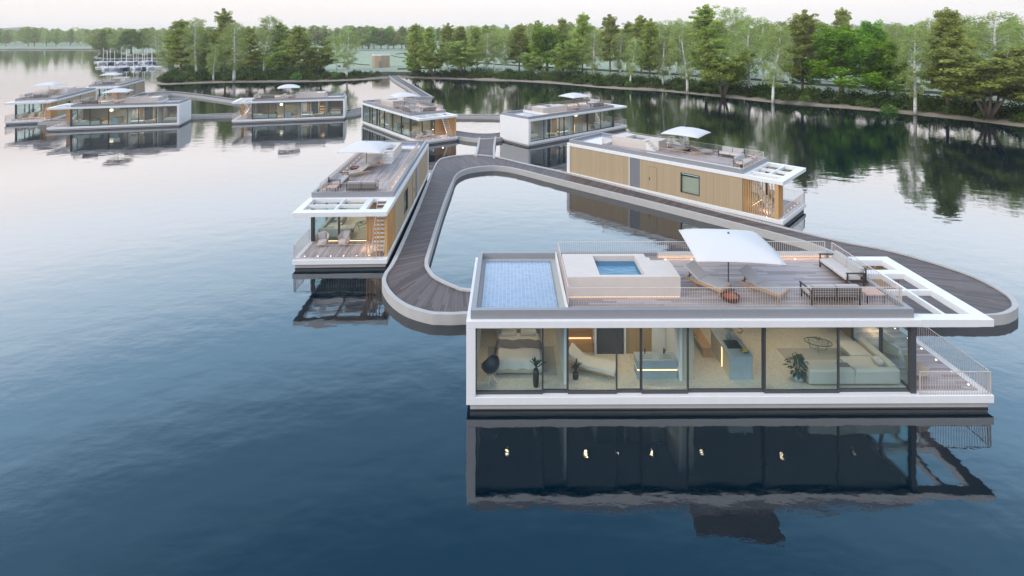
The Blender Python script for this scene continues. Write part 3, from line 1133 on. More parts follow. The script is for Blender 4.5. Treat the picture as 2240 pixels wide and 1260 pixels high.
# ================================================================= furniture
def parasol():
    r = empty('parasol')
    MB().tube([(0, 0, 0), (0, 0, 2.35)], .028, 8).build('pole', 'pole', r)
    MB().lathe([(.26, 0), (.26, .05), (.05, .08)], n=18).build('base', 'pole', r)
    s_ = 1.72

    def top(o):
        def fn(u, v):
            a, b = (u - .5) * 2, (v - .5) * 2
            # edges are slightly scalloped, the cloth arches between its four corners
            k = 1 + .015 * (1 - a * a) * abs(b) ** 6
            k2 = 1 + .015 * (1 - b * b) * abs(a) ** 6
            z = 2.34 - .54 * (.8 * max(abs(a), abs(b)) ** 1.7 + .2 * (.5 * (a * a + b * b)) ** 1.2) - o
            return (a * s_ * k2, b * s_ * k, z)
        return fn
    m = MB()
    m.grid(top(0), 14, 14)
    n0 = len(m.v)
    m.grid(top(.02), 14, 14)
    q = 15
    ring = [i for i in range(q)] + [q - 1 + q * j for j in range(1, q)] + [q * (q - 1) + i for i in range(q - 2, -1, -1)] + [q * j for j in range(q - 2, 0, -1)]
    for i in range(len(ring)):
        a, b = ring[i], ring[(i + 1) % len(ring)]
        m.f.append([b, a, a + n0, b + n0])
    h = len(m.f)
    for i in range(14 * 14, 2 * 14 * 14):
        m.f[i] = m.f[i][::-1]
    m.build('canopy', 'canopy', r, True)
    rb = MB()
    for a in (45, 135, 225, 315):
        c, s2 = math.cos(R(a)), math.sin(R(a))
        rb.tube([(0, 0, 2.28), (c * 1.1, s2 * 1.1, 2.13), (c * 2.30, s2 * 2.30, 1.72)], .014, 5)
    rb.build('ribs', 'whitemetal', r)
    MB().lathe([(.05, 0), (.03, .06)], (0, 0, 2.34), 8).build('finial', 'pole', r)
    return r


def lounger():
    r = empty('sun_lounger')
    fr = MB()
    for y in (-.47, .47):
        fr.obox((-.95, y, .29), (1.02, y, .29), .06, .09)
    fr.obox((1.0, -.44, .29), (1.0, .44, .29), .06, .09).obox((-.93, -.44, .26), (-.93, .44, .26), .05, .07)
    fr.build('frame', 'teak', r)
    for x in (-.62, .86):
        for y in (-.33, .33):
            MB().obox((x + (.0 if x > 0 else .42), y * 1.25, 0), (x + (.06 if x > 0 else -.05), y * 1.25, .27), .045, .045).build('leg', 'teak', r)
    r.scale = (.87, .92, 1)
    MB().box(-.22, 1.0, -.44, .44, .29, .38, .03).build('seat_cushion', 'fabric', r)
    bk = MB().box(-.92, 0, -.44, .44, 0, .09, .03)
    c, s_ = math.cos(R(27)), math.sin(R(27))
    bk.v = [(-.20 + x * c + z * s_, y, .31 - x * s_ + z * c) for x, y, z in bk.v]
    bk.build('backrest', 'fabric', r)
    for y in (-.3, .3):
        MB().obox((-.75, y, .26), (-.78, y, .56), .03, .03).build('back_strut', 'darkwood', r)
    return r


def fire_bowl():
    r = empty('fire_bowl')
    MB().lathe([(.20, 0), (.34, .06), (.38, .2), (.36, .22), (.33, .17), (.1, .14)], n=22).build('bowl', 'copper', r)
    MB().lathe([(.30, .165), (.24, .19), (.05, .2)], n=14).build('embers', 'ember', r)
    return r


def sofa(slatback=True):
    """2 m long, along x, back at -y"""
    r = empty('outdoor_sofa')
    fr = MB()
    fr.box(-1.0, 1.0, -.40, .42, .20, .26)
    fr.build('frame', 'darkwood', r)
    for x in (-.97, .97):
        for y in (-.37, .38):
            MB().box(x - .03, x + .03, y - .03, y + .03, 0, .20).build('leg', 'darkwood', r)
    for x in (-1.0, 1.0):
        ar = MB().box(x - .04, x + .04, -.40, .42, .56, .61, .01)
        for y in (-.36, .36):
            ar.box(x - .025, x + .025, y - .025, y + .025, .26, .56)
        ar.build('armrest', 'darkwood', r)
    for x0, x1 in ((-.94, -.01), (.01, .94)):
        MB().box(x0, x1, -.26, .42, .26, .42, .04).build('seat_cushion', 'fablight' if slatback else 'fabric', r)
        bc = MB().box(x0, x1, -.38, -.18, .40, .80, .05)
        bc.v = [(x, y - (z - .4) * .12, z) for x, y, z in bc.v]
        bc.build('back_cushion', 'fabric', r)
    bk = MB()
    for k in range(5):
        z = .34 + k * .1
        bk.box(-.96, .96, -.47, -.45, z - .012, z + .012)
    for x in (-.96, 0, .96):
        bk.box(x - .02, x + .02, -.475, -.43, .2, .78)
    bk.build('back_frame', 'darkwood', r)
    return r


def side_table():
    r = empty('side_table')
    MB().box(-.38, .38, -.34, .34, .32, .37, .012).build('table_top', 'pink', r)
    for x in (-.33, .33):
        for y in (-.29, .29):
            MB().box(x - .02, x + .02, y - .02, y + .02, 0, .32).build('leg', 'darkwood', r)
    return r


def armchair():
    r = empty('wicker_armchair')

    def fn(u, v):
        th = math.pi * (.92 + 1.16 * u)          # open to +x
        th = math.pi * .42 + 2 * math.pi * .58 * u * 1.0 + math.pi * 0
        a = R(62) + R(236) * u
        h = .22 + v * (.30 + .30 * math.sin(math.pi * u))
        rad = .36 + .09 * v
        return (rad * math.cos(a), rad * math.sin(a), h)
    m = MB()
    m.grid(fn, 22, 6)
    m.grid(lambda u, v: tuple(c * (1.0 if i == 2 else .92) for i, c in enumerate(fn(1 - u, v))), 22, 6)
    m.lathe([(.34, .18), (.38, .24), (.36, .27)], n=20)
    m.build('shell', 'wicker', r, True)
    MB().lathe([(.30, .26), (.34, .30), (.33, .37), (.25, .40)], n=20).build('seat_cushion', 'fablight', r, True)
    b = MB().box(-.26, -.14, -.24, .24, .38, .80, .05)
    b.v = [(x - (z - .4) * .25, y, z) for x, y, z in b.v]
    b.build('back_cushion', 'fabric', r)
    for a in (45, 135, 225, 315):
        MB().tube([(.26 * math.cos(R(a)), .26 * math.sin(R(a)), .2), (.33 * math.cos(R(a)), .33 * math.sin(R(a)), 0)], .02, 6).build('leg', 'teak', r)
    return r


def bed():
    """head at +y, 1.8 x 2.2"""
    r = empty('bed')
    MB().box(-.92, .92, -1.08, 1.1, .06, .28, .03).build('bed_base', 'panelw', r)

    def duv(u, v):
        x = (u - .5) * 2
        y = -1.16 + v * 2.0
        e = max(0, abs(x) - .86) / .14
        ef = max(0, -.98 - y) / .18
        z = .60 - .34 * min(1, e) ** 1.5 - .32 * min(1, ef) ** 1.5 + .015 * math.sin(9 * x + 5 * v) * math.sin(7 * v * 2 + 3 * u)
        return (x * .99, y + .03 * math.sin(11 * x), z)
    MB().grid(duv, 30, 30).build('duvet', 'bed', r, True)
    MB().box(-.9, .9, -1.05, 1.06, .28, .52, .06).build('mattress', 'bed', r)

    def thr(u, v):
        x = (u - .5) * 2.12
        y = -.28 + v * .62 + .04 * math.sin(6 * x)
        e = max(0, abs(x) - .90) / .16
        return (x, y, .625 - .38 * min(1, e) ** 1.3 + .012 * math.sin(13 * x + 8 * v))
    MB().grid(thr, 34, 8).build('throw', 'throw', r, True)
    for x in (-.44, .44):
        p = MB().box(x - .36, x + .36, .62, 1.02, .56, .74, .08)
        p.build('pillow', 'fablight', r, True)
    MB().box(-1.0, 1.0, 1.12, 1.22, 0, 1.05, .02).build('headboard', 'fabric', r)
    return r


def rug(w, h):
    m = MB().box(-w / 2, w / 2, -h / 2, h / 2, 0, .012)
    return m.build('rug', 'rug')


def shell_chair():
    r = empty('shell_chair')

    def fn(u, v, k=1.0):
        a = R(78 + 204 * u)
        e = R(-85 + (68 + 88 * math.sin(math.pi * u) ** .7) * v)
        return (.36 * k * math.cos(a) * math.cos(e) + .05, .38 * k * math.sin(a) * math.cos(e), .72 + .40 * k * math.sin(e))
    m = MB()
    m.grid(fn, 20, 12)
    m.grid(lambda u, v: fn(1 - u, v, .95), 20, 12)
    m.build('shell', 'navy', r, True)
    for a in (45, 135, 225, 315):
        MB().tube([(0, 0, .42), (.27 * math.cos(R(a)), .27 * math.sin(R(a)), 0)], .012, 5).build('leg', 'whitemetal', r)
    return r


def blade(m, base, tip, width, droop=.1):
    """one broad leaf"""
    b, t = Vector(base), Vector(tip)
    d_ = t - b
    side_ = d_.cross(Vector((0, 0, 1)))
    side_ = side_.normalized() * width / 2 if side_.length > 1e-4 else Vector((width / 2, 0, 0))
    vs = [b]
    for k, w in ((.3, .8), (.6, 1.0), (.85, .6)):
        c = b + d_ * k + Vector((0, 0, droop * math.sin(math.pi * k)))
        vs += [c - side_ * w, c + side_ * w]
    vs.append(t)
    m.add([tuple(v) for v in vs], [(0, 2, 1), (1, 2, 4, 3), (3, 4, 6, 5), (5, 6, 7)])


def vase_plant(ph, pr, lh, n, seed, wl=.09):
    r = empty('potted_plant')
    MB().lathe([(pr * .8, 0), (pr, ph * .3), (pr, ph * .8), (pr * .75, ph), (pr * .6, ph * .98)], n=16).build('pot', 'vase', r, True)
    m = MB()
    q = random.Random(seed)
    for i in range(n):
        a = 2.4 * i
        t = i / n
        e = R(75 - 45 * q.random())
        l = lh * (.45 + .5 * q.random())
        b = (0, 0, ph + lh * .25 * t)
        blade(m, b, (math.cos(a) * math.cos(e) * l, math.sin(a) * math.cos(e) * l, ph + lh * .25 * t + math.sin(e) * l), wl, .06)
    m.build('leaves', 'plant', r)
    return r


def big_plant():
    r = empty('potted_plant')
    MB().lathe([(.12, 0), (.2, .08), (.22, .2), (.18, .3), (.15, .29)], n=18).build('pot', 'stone', r, True)
    m = MB()
    q = random.Random(5)
    for i in range(70):
        a = q.random() * 6.28
        t = q.random()
        zc = .35 + t * .75
        rad = .30 * math.sin(math.pi * min(1, .15 + t * .85)) + .05
        rr = rad * math.sqrt(q.random())
        b = (rr * math.cos(a), rr * math.sin(a), zc)
        l = .16 + .1 * q.random()
        blade(m, b, (b[0] + math.cos(a) * l, b[1] + math.sin(a) * l, zc - l * (.2 + .7 * q.random())), .11, .03)
    m.build('leaves', 'plant', r)
    s = MB()
    for k in range(5):
        a = k * 1.3
        s.tube([(0, 0, .28), (.1 * math.cos(a), .1 * math.sin(a), .7), (.18 * math.cos(a), .18 * math.sin(a), 1.0)], .012, 5)
    s.build('stems', 'darkwood', r)
    return r


def chaise():
    r = empty('chaise_longue')
    pts = [(-.95, .78), (-.45, .42), (-.1, .36), (.5, .38), (.98, .33)]
    m = MB()
    for (x0, z0), (x1, z1) in zip(pts[:-1], pts[1:]):
        m.add([(x0, -.36, z0), (x1, -.36, z1), (x1, .36, z1), (x0, .36, z0), (x0, -.36, z0 - .12), (x1, -.36, z1 - .12), (x1, .36, z1 - .12), (x0, .36, z0 - .12)],
              [(0, 1, 2, 3), (7, 6, 5, 4), (4, 5, 1, 0), (6, 7, 3, 2), (5, 6, 2, 1), (7, 4, 0, 3)])
    m.build('cushion', 'bed', r)
    MB().box(-.7, .85, -.34, .34, .16, .235).build('frame', 'teak', r)
    for x in (-.6, .75):
        for y in (-.3, .3):
            MB().box(x - .025, x + .025, y - .025, y + .025, 0, .16).build('leg', 'teak', r)
    return r


def island():
    r = empty('kitchen_island')
    MB().box(-.44, .44, -1.05, .95, 0, .88).build('body', 'panelw', r)
    MB().box(-.46, .46, -1.09, -1.05, 0, .88).build('end_panel', 'stone', r)
    MB().box(-.48, .48, -1.09, .97, .88, .925).build('worktop', 'stone', r)
    MB().box(-.30, .30, -.55, .05, .925, .931).build('hob', 'steel', r)
    MB().box(-.462, -.442, -.30, -.25, .02, .86).build('light_strip', 'led', r)
    return r


def fruit_bowl():
    r = empty('fruit_bowl')
    MB().lathe([(.05, 0), (.16, .05), (.18, .08), (.165, .075), (.05, .02)], n=16).build('bowl', 'bluevase', r, True)
    q = random.Random(3)
    for k in range(7):
        a = k * .9
        rad = .045
        c = (.09 * math.cos(a) if k < 6 else 0, .09 * math.sin(a) if k < 6 else 0, .085 + (.05 if k > 4 else 0))
        m = MB().lathe([(rad * math.sin(R(t)), -rad * math.cos(R(t))) for t in (10, 40, 70, 100, 130, 160, 172)], c, 8)
        m.build('fruit', 'red' if k == 3 else 'yellow', r, True)
    return r


def glass_vase():
    r = empty('glass_vase')
    MB().lathe([(.07, 0), (.11, .08), (.10, .16), (.05, .22), (.065, .26)], n=14).build('vase', 'bluevase', r, True)
    m = MB()
    q = random.Random(11)
    for i in range(14):
        a = i * 2.4
        l = .16 + .14 * q.random()
        blade(m, (0, 0, .24), (math.cos(a) * l * .8, math.sin(a) * l * .8, .24 + l), .05, .02)
    m.build('flowers', 'fablight', r)
    return r


def bench():
    r = empty('dining_bench')
    MB().box(-.19, .19, -.9, .9, .42, .47, .01).build('seat', 'teak', r)
    for y in (-.8, .8):
        MB().box(-.17, .17, y - .03, y + .03, 0, .42).build('leg', 'teak', r)
    return r


def ring_chair():
    r = empty('dining_chair')
    MB().lathe([(.18, .42), (.22, .44), (.22, .48), (.15, .50)], n=16).build('seat', 'fablight', r)
    m = MB()
    m.tube([(.24 * math.cos(a), .24 * math.sin(a), .72) for a in [R(-110 + 220 * k / 14) for k in range(15)]], .03, 6)
    m.build('backrest', 'teak', r, True)
    for a in (30, 150, 210, 330):
        MB().tube([(.18 * math.cos(R(a)), .18 * math.sin(R(a)), .43), (.24 * math.cos(R(a)), .24 * math.sin(R(a)), 0)], .015, 5).build('leg', 'teak', r)
    MB().tube([(.18, 0, .45), (.24, 0, .72)], .015, 5).build('back_support', 'teak', r)
    return r


def corner_sofa(mir):
    """long side along x at -y, return at +x"""
    r = empty('corner_sofa')
    P = lambda: MB(mir)
    P().box(-1.8, 1.8, -.95, 0, .08, .42, .05).box(.85, 1.8, .0, 1.25, .08, .42, .05).build('base', 'sofaind', r)
    P().box(-1.8, .0, -.98, -.72, .10, .66, .06).build('backrest', 'sofaind', r)
    P().box(.02, 1.8, -.98, -.72, .10, .66, .06).build('backrest', 'sofaind', r)
    P().box(1.55, 1.82, -.70, 1.25, .10, .70, .06).build('backrest', 'sofaind', r)
    P().box(-1.75, -.02, -.70, -.02, .42, .52, .05).build('seat_cushion', 'sofaind', r)
    P().box(.02, 1.5, -.70, .22, .42, .52, .05).build('seat_cushion', 'sofaind', r)
    P().box(.6, 1.52, .25, 1.3, .42, .53, .05).build('seat_cushion', 'sofaind', r)
    P().box(1.2, 1.5, -.5, -.1, .52, .72, .06).build('pillow', 'fablight', r)
    P().box(-.35, .1, -.62, -.3, .522, .56, .01).build('blanket', 'throw', r)
    return r


def coffee_table():
    r = empty('coffee_table')
    MB().lathe([(.55, .36), (.56, .375), (.55, .39)], n=28, sy=.62).build('table_top', 'glass', r)
    MB().tube([(.55 * math.cos(R(a)), .34 * math.sin(R(a)), .375) for a in range(0, 361, 15)], .014, 6).build('rim', 'frame', r)
    m = MB()
    for a in (20, 140, 260):
        x, y = .45 * math.cos(R(a)), .28 * math.sin(R(a))
        m.tube([(x, y, .36), (x * .8, y * .8, .01), (x * .2, y * .2, .01)], .012, 6)
    m.build('legs', 'frame', r)
    MB().lathe([(.08, .39), (.11, .43), (.09, .43)], n=12).build('bowl', 'fablight', r)
    l = MB()
    for i in range(10):
        a = i * 2.4
        blade(l, (0, .05, .42), (.2 * math.cos(a), .05 + .2 * math.sin(a), .5), .05, .03)
    l.build('leaves', 'plant', r)
    return r


def pendant():
    r = empty('pendant_lamp')
    MB().tube([(0, 0, .2), (0, 0, .9)], .008, 5).build('cord', 'steel', r)
    MB().lathe([(.02, .24), (.16, .2), (.26, .06), (.24, -.1), (.12, -.2), (.02, -.22)], n=18).build('lamp_shade', 'lampglow', r, True)
    return r


def floor_lamp():
    r = empty('floor_lamp')
    MB().tube([(0, 0, 0), (0, 0, 1.5)], .015, 6).lathe([(.14, 0), (.14, .03)], n=14).build('stand', 'steel', r)
    MB().lathe([(.02, 1.4), (.14, 1.46), (.16, 1.56), (.08, 1.68), (.02, 1.7)], n=16).build('lamp_shade', 'lampglow', r, True)
    return r


# x, y, z level, turn, kind, what is said about it, group
def RXM(x):
    return x


FURN = [
    ('parasol', parasol, .84, -.62, RZ, -6, 'parasol', 'open white parasol on the roof of {h}', 'white parasols on the roof terraces'),
    ('lounger1', lounger, -.05, -.55, RZ, -50, 'sun lounger', 'grey sun lounger nearest the hot tub, roof of {h}', 'sun loungers on the roofs'),
    ('lounger2', lounger, 2.15, -1.0, RZ, -50, 'sun lounger', 'grey sun lounger nearest the sofas, roof of {h}', 'sun loungers on the roofs'),
    ('bowl', fire_bowl, .50, -1.62, RZ, 0, 'fire bowl', 'copper fire bowl on the roof of {h}', 'fire bowls on the roofs'),
    ('sofa1', sofa, 6.35, .45, RZ, 90, 'sofa', 'grey sofa across the deck-end railing, roof of {h}', 'outdoor sofas on the roofs'),
    ('sofa2', sofa, 4.55, -1.68, RZ, 0, 'sofa', 'grey sofa along the glass side, roof of {h}', 'outdoor sofas on the roofs'),
    ('table', side_table, 6.25, -1.62, RZ, 0, 'side table', 'terracotta side table on the roof of {h}', 'side tables on the roofs'),
    ('chair1', armchair, 8.05, -1.75, ZS + .03, 20, 'armchair', 'wicker deck armchair at the outer corner of {h}', 'wicker armchairs on the lower decks'),
    ('chair2', armchair, 8.0, -.35, ZS + .03, -25, 'armchair', 'wicker armchair mid deck on {h}', 'wicker armchairs on the lower decks'),
]
INDOOR = [
    ('bed', bed, -8.1, -.52, FZ, 0, 'bed', 'bed with slate throw inside {h}', 'beds'),
    ('bigplant', big_plant, 3.04, -2.02, FZ, 0, 'plant', 'bushy potted plant inside {h}', 'large house plants'),
    ('chaise', chaise, -5.1, -1.35, FZ, -22, 'chaise longue', 'cream chaise longue inside {h}', 'chaises longues'),
    ('island', island, .81, -.85, FZ, 0, 'kitchen island', 'kitchen island inside {h}', 'kitchen islands'),
    ('csofa', corner_sofa, 5.1, -1.45, FZ, 0, 'corner sofa', 'beige corner sofa inside {h}', 'corner sofas'),
    ('ctable', coffee_table, 5.05, .0, FZ, -15, 'coffee table', 'oval glass coffee table inside {h}', 'coffee tables'),
    ('pendant', pendant, 2.5, .6, 2.45, 0, 'lamp', 'glowing round lamp inside {h}', 'pendant lamps'),
]
EXTRA = [
    ('bedrug', lambda: rug(2.9, 2.0), -8.0, -.65, FZ, 0, 'rug', 'grey rug under the bed of {h}', None),
    ('shell', shell_chair, -9.25, -2.0, FZ, 118, 'chair', 'dark blue shell chair in the bedroom corner of {h}', None),
    ('tallvase', lambda: vase_plant(.68, .12, .55, 11, 2, .11), -7.46, -2.30, FZ, 0, 'plant', 'leafy plant in a tall charcoal vase inside {h}', None),
    ('smallvase', lambda: vase_plant(.26, .12, .5, 14, 4, .07), -5.84, -1.85, FZ, 0, 'plant', 'spiky plant in a small dark pot beside the chaise in {h}', None),
    ('fruit', fruit_bowl, 1.06, -1.70, FZ + .925, 0, 'fruit bowl', 'bowl of yellow fruit on the kitchen island of {h}', None),
    ('gvase', glass_vase, .80, -.75, FZ + .931, 0, 'vase', 'blue glass vase of flowers on the kitchen island of {h}', None),
    ('bench', bench, -.02, .35, FZ, 0, 'bench', 'slim wooden bench left of the kitchen island in {h}', None),
    ('rchair', ring_chair, 1.62, .35, FZ, 0, 'chair', 'ring-backed wooden chair nearest the fruit bowl in {h}', 'ring chairs'),
    ('rchair2', ring_chair, 1.55, 1.0, FZ, 10, 'chair', 'ring-backed wooden chair farther back by the kitchen island in {h}', 'ring chairs'),
    ('livrug', lambda: rug(3.4, 2.1), 5.0, -.9, FZ, 0, 'rug', 'large pale rug under the corner sofa of {h}', None),
]
made = {}
for hk, (hx, hy, ha, mir, sh) in POSE.items():
    f, HL = make_map(sh)
    items = list(FURN)
    if hk == 'A':
        items += [i for i in INDOOR if i[0] != 'pendant'] + EXTRA
    elif hk in 'DEFG':
        items += INDOOR
    elif hk in 'BHI':
        items += [i for i in INDOOR if i[0] in ('bigplant', 'csofa', 'ctable', 'pendant')]
    for key, fn, x, y, z, rz, cat, lab, grp in items:
        kk = key + ('m' if (key == 'csofa' and mir) else '')
        if kk not in made:
            o = fn(mir) if key == 'csofa' else fn()
            made[kk] = o
        else:
            o = copy_tree(made[kk])
        lx = f(x)
        ly = -y if mir else y
        rr = R(-rz if mir else rz)
        if key == 'sofa2' and mir: rr += math.pi
        if key == 'bed' and mir: rr += math.pi
        if key in ('island',) and mir: rr += math.pi
        a = R(ha)
        o.location = (hx + lx * math.cos(a) - ly * math.sin(a), hy + lx * math.sin(a) + ly * math.cos(a), z)
        o.rotation_euler = (0, 0, a + rr)
        tag(o, lab.format(h=HNAME[hk]), cat, grp)

# ================================================================= trees
def mesh_np(name, V, F, mats, midx=None, tint=None, smooth=False):
    """V (n,3); F list of quad/tri index arrays"""
    me = bpy.data.meshes.new(name)
    V = np.asarray(V, np.float32)
    F = np.asarray(F, np.int32)
    k = F.shape[1]
    me.vertices.add(len(V))
    me.vertices.foreach_set('co', V.ravel())
    me.loops.add(F.size)
    me.loops.foreach_set('vertex_index', F.ravel())
    me.polygons.add(len(F))
    me.polygons.foreach_set('loop_start', np.arange(0, F.size, k, dtype=np.int32))
    for m in mats: me.materials.append(M[m])
    if midx is not None: me.polygons.foreach_set('material_index', np.asarray(midx, np.int32))
    if tint is not None:
        a = me.attributes.new('tint', 'FLOAT', 'FACE')
        a.data.foreach_set('value', np.asarray(tint, np.float32))
    me.update(calc_edges=True)
    return me


def leaf_quads(C, size, flat, q, tint, aspect=.62):
    """one bent-free leaf quad per centre; flat 0..1 = how horizontal"""
    n = len(C)
    nrm = q.normal(size=(n, 3))
    nrm[:, 2] = np.abs(nrm[:, 2]) + flat * 2.2
    nrm /= np.linalg.norm(nrm, axis=1)[:, None]
    a = np.cross(nrm, q.normal(size=(n, 3)))
    a /= np.linalg.norm(a, axis=1)[:, None] + 1e-9
    b = np.cross(nrm, a)
    s = (size * q.uniform(.6, 1.3, n))[:, None]
    a = a * s
    b = b * s * aspect
    V = np.stack([C - a, C - b * .9 + a * .1, C + a, C + b * .9 + a * .1], 1).reshape(-1, 3)
    F = np.arange(4 * n).reshape(n, 4)
    return V, F, tint


def limb_mesh(limbs, n=6):
    mb = MB()
    for pts, rad in limbs:
        mb.tube(pts, rad, n)
    return mb


def tree_skeleton(kind, q):
    """returns limbs [(pts, radii)], clumps [(centre, radius, vertical squash, n leaves)]; unit tree about 16 m high"""
    limbs, cl = [], []
    U = q.uniform
    if kind == 'olive':            # tall layered broadleaf with open tiers
        H = 16.0
        lean = U(-.5, .5, 2)
        trunk = [(lean[0] * (t ** 2) + .12 * math.sin(5 * t + lean[1] * 9), lean[1] * t * t, H * t * .95) for t in np.linspace(0, 1, 9)]
        limbs.append((trunk, list(np.linspace(.26, .03, 9))))
        nb = 84
        for i in range(nb):
            t = .20 + .78 * (i + U(0, 1)) / nb
            az = i * 2.4 + U(-.5, .5)
            rmax = 3.6 * min(1, (t - .08) / .20) * (1 - max(0, (t - .22) / .82)) ** .68 + .48
            if U() < .12: rmax *= 1.35
            r = rmax * U(.62, 1.08)
            z0 = H * t * .95
            up = U(.0, .28) + .25 * t
            p0 = np.array([lean[0] * t * t, lean[1] * t * t, z0])
            p2 = p0 + np.array([math.cos(az) * r, math.sin(az) * r, r * up])
            p1 = (p0 + p2) / 2 + np.array([0, 0, -.06 * r])
            limbs.append(([tuple(p0), tuple(p1), tuple(p2)], [.06, .035, .012]))
            m = 2 + int(r * 1.3)
            for k in range(m):
                w = .35 + .68 * (k + U(0, 1)) / m
                c = p0 + (p2 - p0) * w + q.normal(size=3) * np.array([.32, .32, .14])
                cl.append((c, U(.36, .74), .6, 60))
        for k in range(5):
            cl.append((np.array([lean[0] + U(-.3, .3), lean[1] + U(-.3, .3), H * U(.92, 1.0)]), .42, .9, 40))
        return limbs, cl, .165, .15
    if kind == 'birch':
        H = 16.0
        b = U(-.9, .9, 3)
        f = lambda t: np.array([b[0] * t * t + .28 * math.sin(4.2 * t + b[2] * 3), b[1] * t * t + .2 * math.sin(5 * t + b[0]), H * t])
        trunk = [tuple(f(t)) for t in np.linspace(0, .97, 13)]
        limbs.append((trunk, list(np.linspace(.30, .04, 13))))
        for i in range(46):
            t = .22 + .76 * (i + U(0, 1)) / 46
            az = i * 2.4 + U(-.6, .6)
            r = (2.9 * math.sin(math.pi * min(1, (t - .2) / .86)) ** .7 + .3) * U(.6, 1.1)
            p0 = f(t)
            p1 = p0 + np.array([math.cos(az) * r * .55, math.sin(az) * r * .55, r * .42])
            p2 = p0 + np.array([math.cos(az) * r, math.sin(az) * r, r * U(.0, .42)])
            limbs.append(([tuple(p0), tuple(p1), tuple(p2)], [.045, .022, .006]))
            m = 3 + int(r)
            for k in range(m):
                w = (k + U(0, 1)) / m
                c = (p1 if w < .3 else p1 + (p2 - p1) * w) + q.normal(size=3) * .25
                c = c - np.array([0, 0, U(0, .7)])
                cl.append((c, U(.4, .75), 1.1, 40))
        return limbs, cl, .125, .1
    if kind == 'maple':
        H = 12.0
        limbs.append(([(0, 0, 0), (.05, .02, 1.6), (0, .05, 3.0), (.1, 0, 7.0), (.1, 0, 10)], [.27, .22, .18, .09, .03]))
        for i in range(44):
            t = U(0, 1)
            az = i * 2.4 + U(-.4, .4)
            z0 = 2.4 + 6.5 * t
            el = R(8 + 55 * t + U(-8, 12))
            rr = 4.3 * U(.75, 1.06) * (1 - .42 * t)
            p0 = np.array([.05, 0, z0])
            d_ = np.array([math.cos(az) * math.cos(el), math.sin(az) * math.cos(el), math.sin(el)])
            p2 = p0 + d_ * rr
            limbs.append(([tuple(p0), tuple(p0 + d_ * rr * .5 + np.array([0, 0, -.1])), tuple(p2)], [.07, .04, .012]))
            for k in range(6):
                w = .38 + .66 * (k + U(0, 1)) / 6
                cl.append((p0 + d_ * rr * w + q.normal(size=3) * .38, U(.5, .85), .75, 60))
        return limbs, cl, .17, .15
    if kind == 'multi':            # several stems spreading from one base, wide layered dome
        for s in range(6):
            az = s * 1.047 + U(-.3, .3)
            e = np.array([math.cos(az), math.sin(az)])
            top = np.array([e[0] * U(1.2, 2.6), e[1] * U(1.2, 2.6), U(5.5, 9.6)])
            midp = np.array([e[0] * .7, e[1] * .7, 2.0])
            limbs.append(([(e[0] * .12, e[1] * .12, 0), tuple(midp), tuple(top)], [.15, .10, .03]))
            for i in range(15):
                t = .12 + .88 * (i + U(0, 1)) / 15
                p0 = midp + (top - midp) * t if t > .1 else midp
                az2 = az + U(-1.5, 1.5)
                r = U(1.2, 2.8) * (1.1 - .5 * t)
                p2 = p0 + np.array([math.cos(az2) * r, math.sin(az2) * r, r * U(-.05, .3)])
                limbs.append(([tuple(p0), tuple((p0 + p2) / 2), tuple(p2)], [.04, .025, .008]))
                for k in range(5):
                    w = .25 + .8 * (k + U(0, 1)) / 5
                    cl.append((p0 + (p2 - p0) * w + q.normal(size=3) * np.array([.3, .3, .15]), U(.4, .85), .55, 48))
        return limbs, cl, .185, .22


def make_tree_proto(kind, seed, leafmat, barkm, far=False):
    q = np.random.default_rng(seed)
    limbs, cl, ls, flat = tree_skeleton(kind, q)
    C, T = [], []
    for c, r, sq, n in cl:
        if far:
            n = max(3, n // 4)
        p = q.normal(size=(n, 3))
        p /= np.linalg.norm(p, axis=1)[:, None]
        p *= (r * q.uniform(.25, 1.0, n) ** .5)[:, None]
        p[:, 2] *= sq
        C.append(c + p)
        T.append(np.clip(q.normal(.5, .22) + q.normal(0, .14, n), 0, 1))
    C = np.concatenate(C)
    T = np.concatenate(T)
    V, F, T = leaf_quads(C, np.full(len(C), ls * (2.0 if far else 1.0)), flat, q, T)
    me = mesh_np('crown', V, F, [leafmat], None, T)
    if far: limbs = limbs[:1] if kind != 'multi' else limbs[::14]
    tb = limb_mesh(limbs, 7 if not far else 5)
    tm_ = bpy.data.meshes.new('trunk')
    tm_.from_pydata(tb.v, [], tb.f)
    tm_.materials.append(M[barkm])
    tm_.polygons.foreach_set('use_smooth', [True] * len(tm_.polygons))
    h = V[:, 2].max()
    w = np.percentile(np.abs(V[:, 0]), 97) * 2
    return tm_, me, h, w


TP, FP = {}, {}
for k, lm, bmx, ns in (('olive', 'lf_olive', 'barkb', 5), ('birch', 'lf_birch', 'barkw', 5), ('maple', 'lf_maple', 'barkb', 2), ('multi', 'lf_dark', 'barkb', 3)):
    TP[k] = [make_tree_proto(k, 10 + i + len(k) * 7, lm, bmx) for i in range(ns)]
    FP[k] = [make_tree_proto(k, 110 + i + len(k) * 7, lm, bmx, True) for i in range(2)]
KNAME = {'olive': 'tall_tree', 'birch': 'birch_tree', 'maple': 'maple_tree', 'multi': 'multi_stem_tree'}


def put_tree(kind, x, y, z, h, w, lab, grp, var=0, far=False, rz=None):
    tmesh, cmesh, h0, w0 = (FP if far else TP)[kind][var % len((FP if far else TP)[kind])]
    r = empty(KNAME[kind], (x, y, z - .15), random.uniform(0, 6.28) if rz is None else rz)
    sx_ = w / w0 if w else h / h0
    r.scale = (sx_, sx_, h / h0)
    for nm, me in (('trunk', tmesh), ('crown', cmesh)):
        o = bpy.data.objects.new(nm, me)
        COL.objects.link(o)
        o.parent = r
    tag(r, lab, 'tree', grp)
    return r


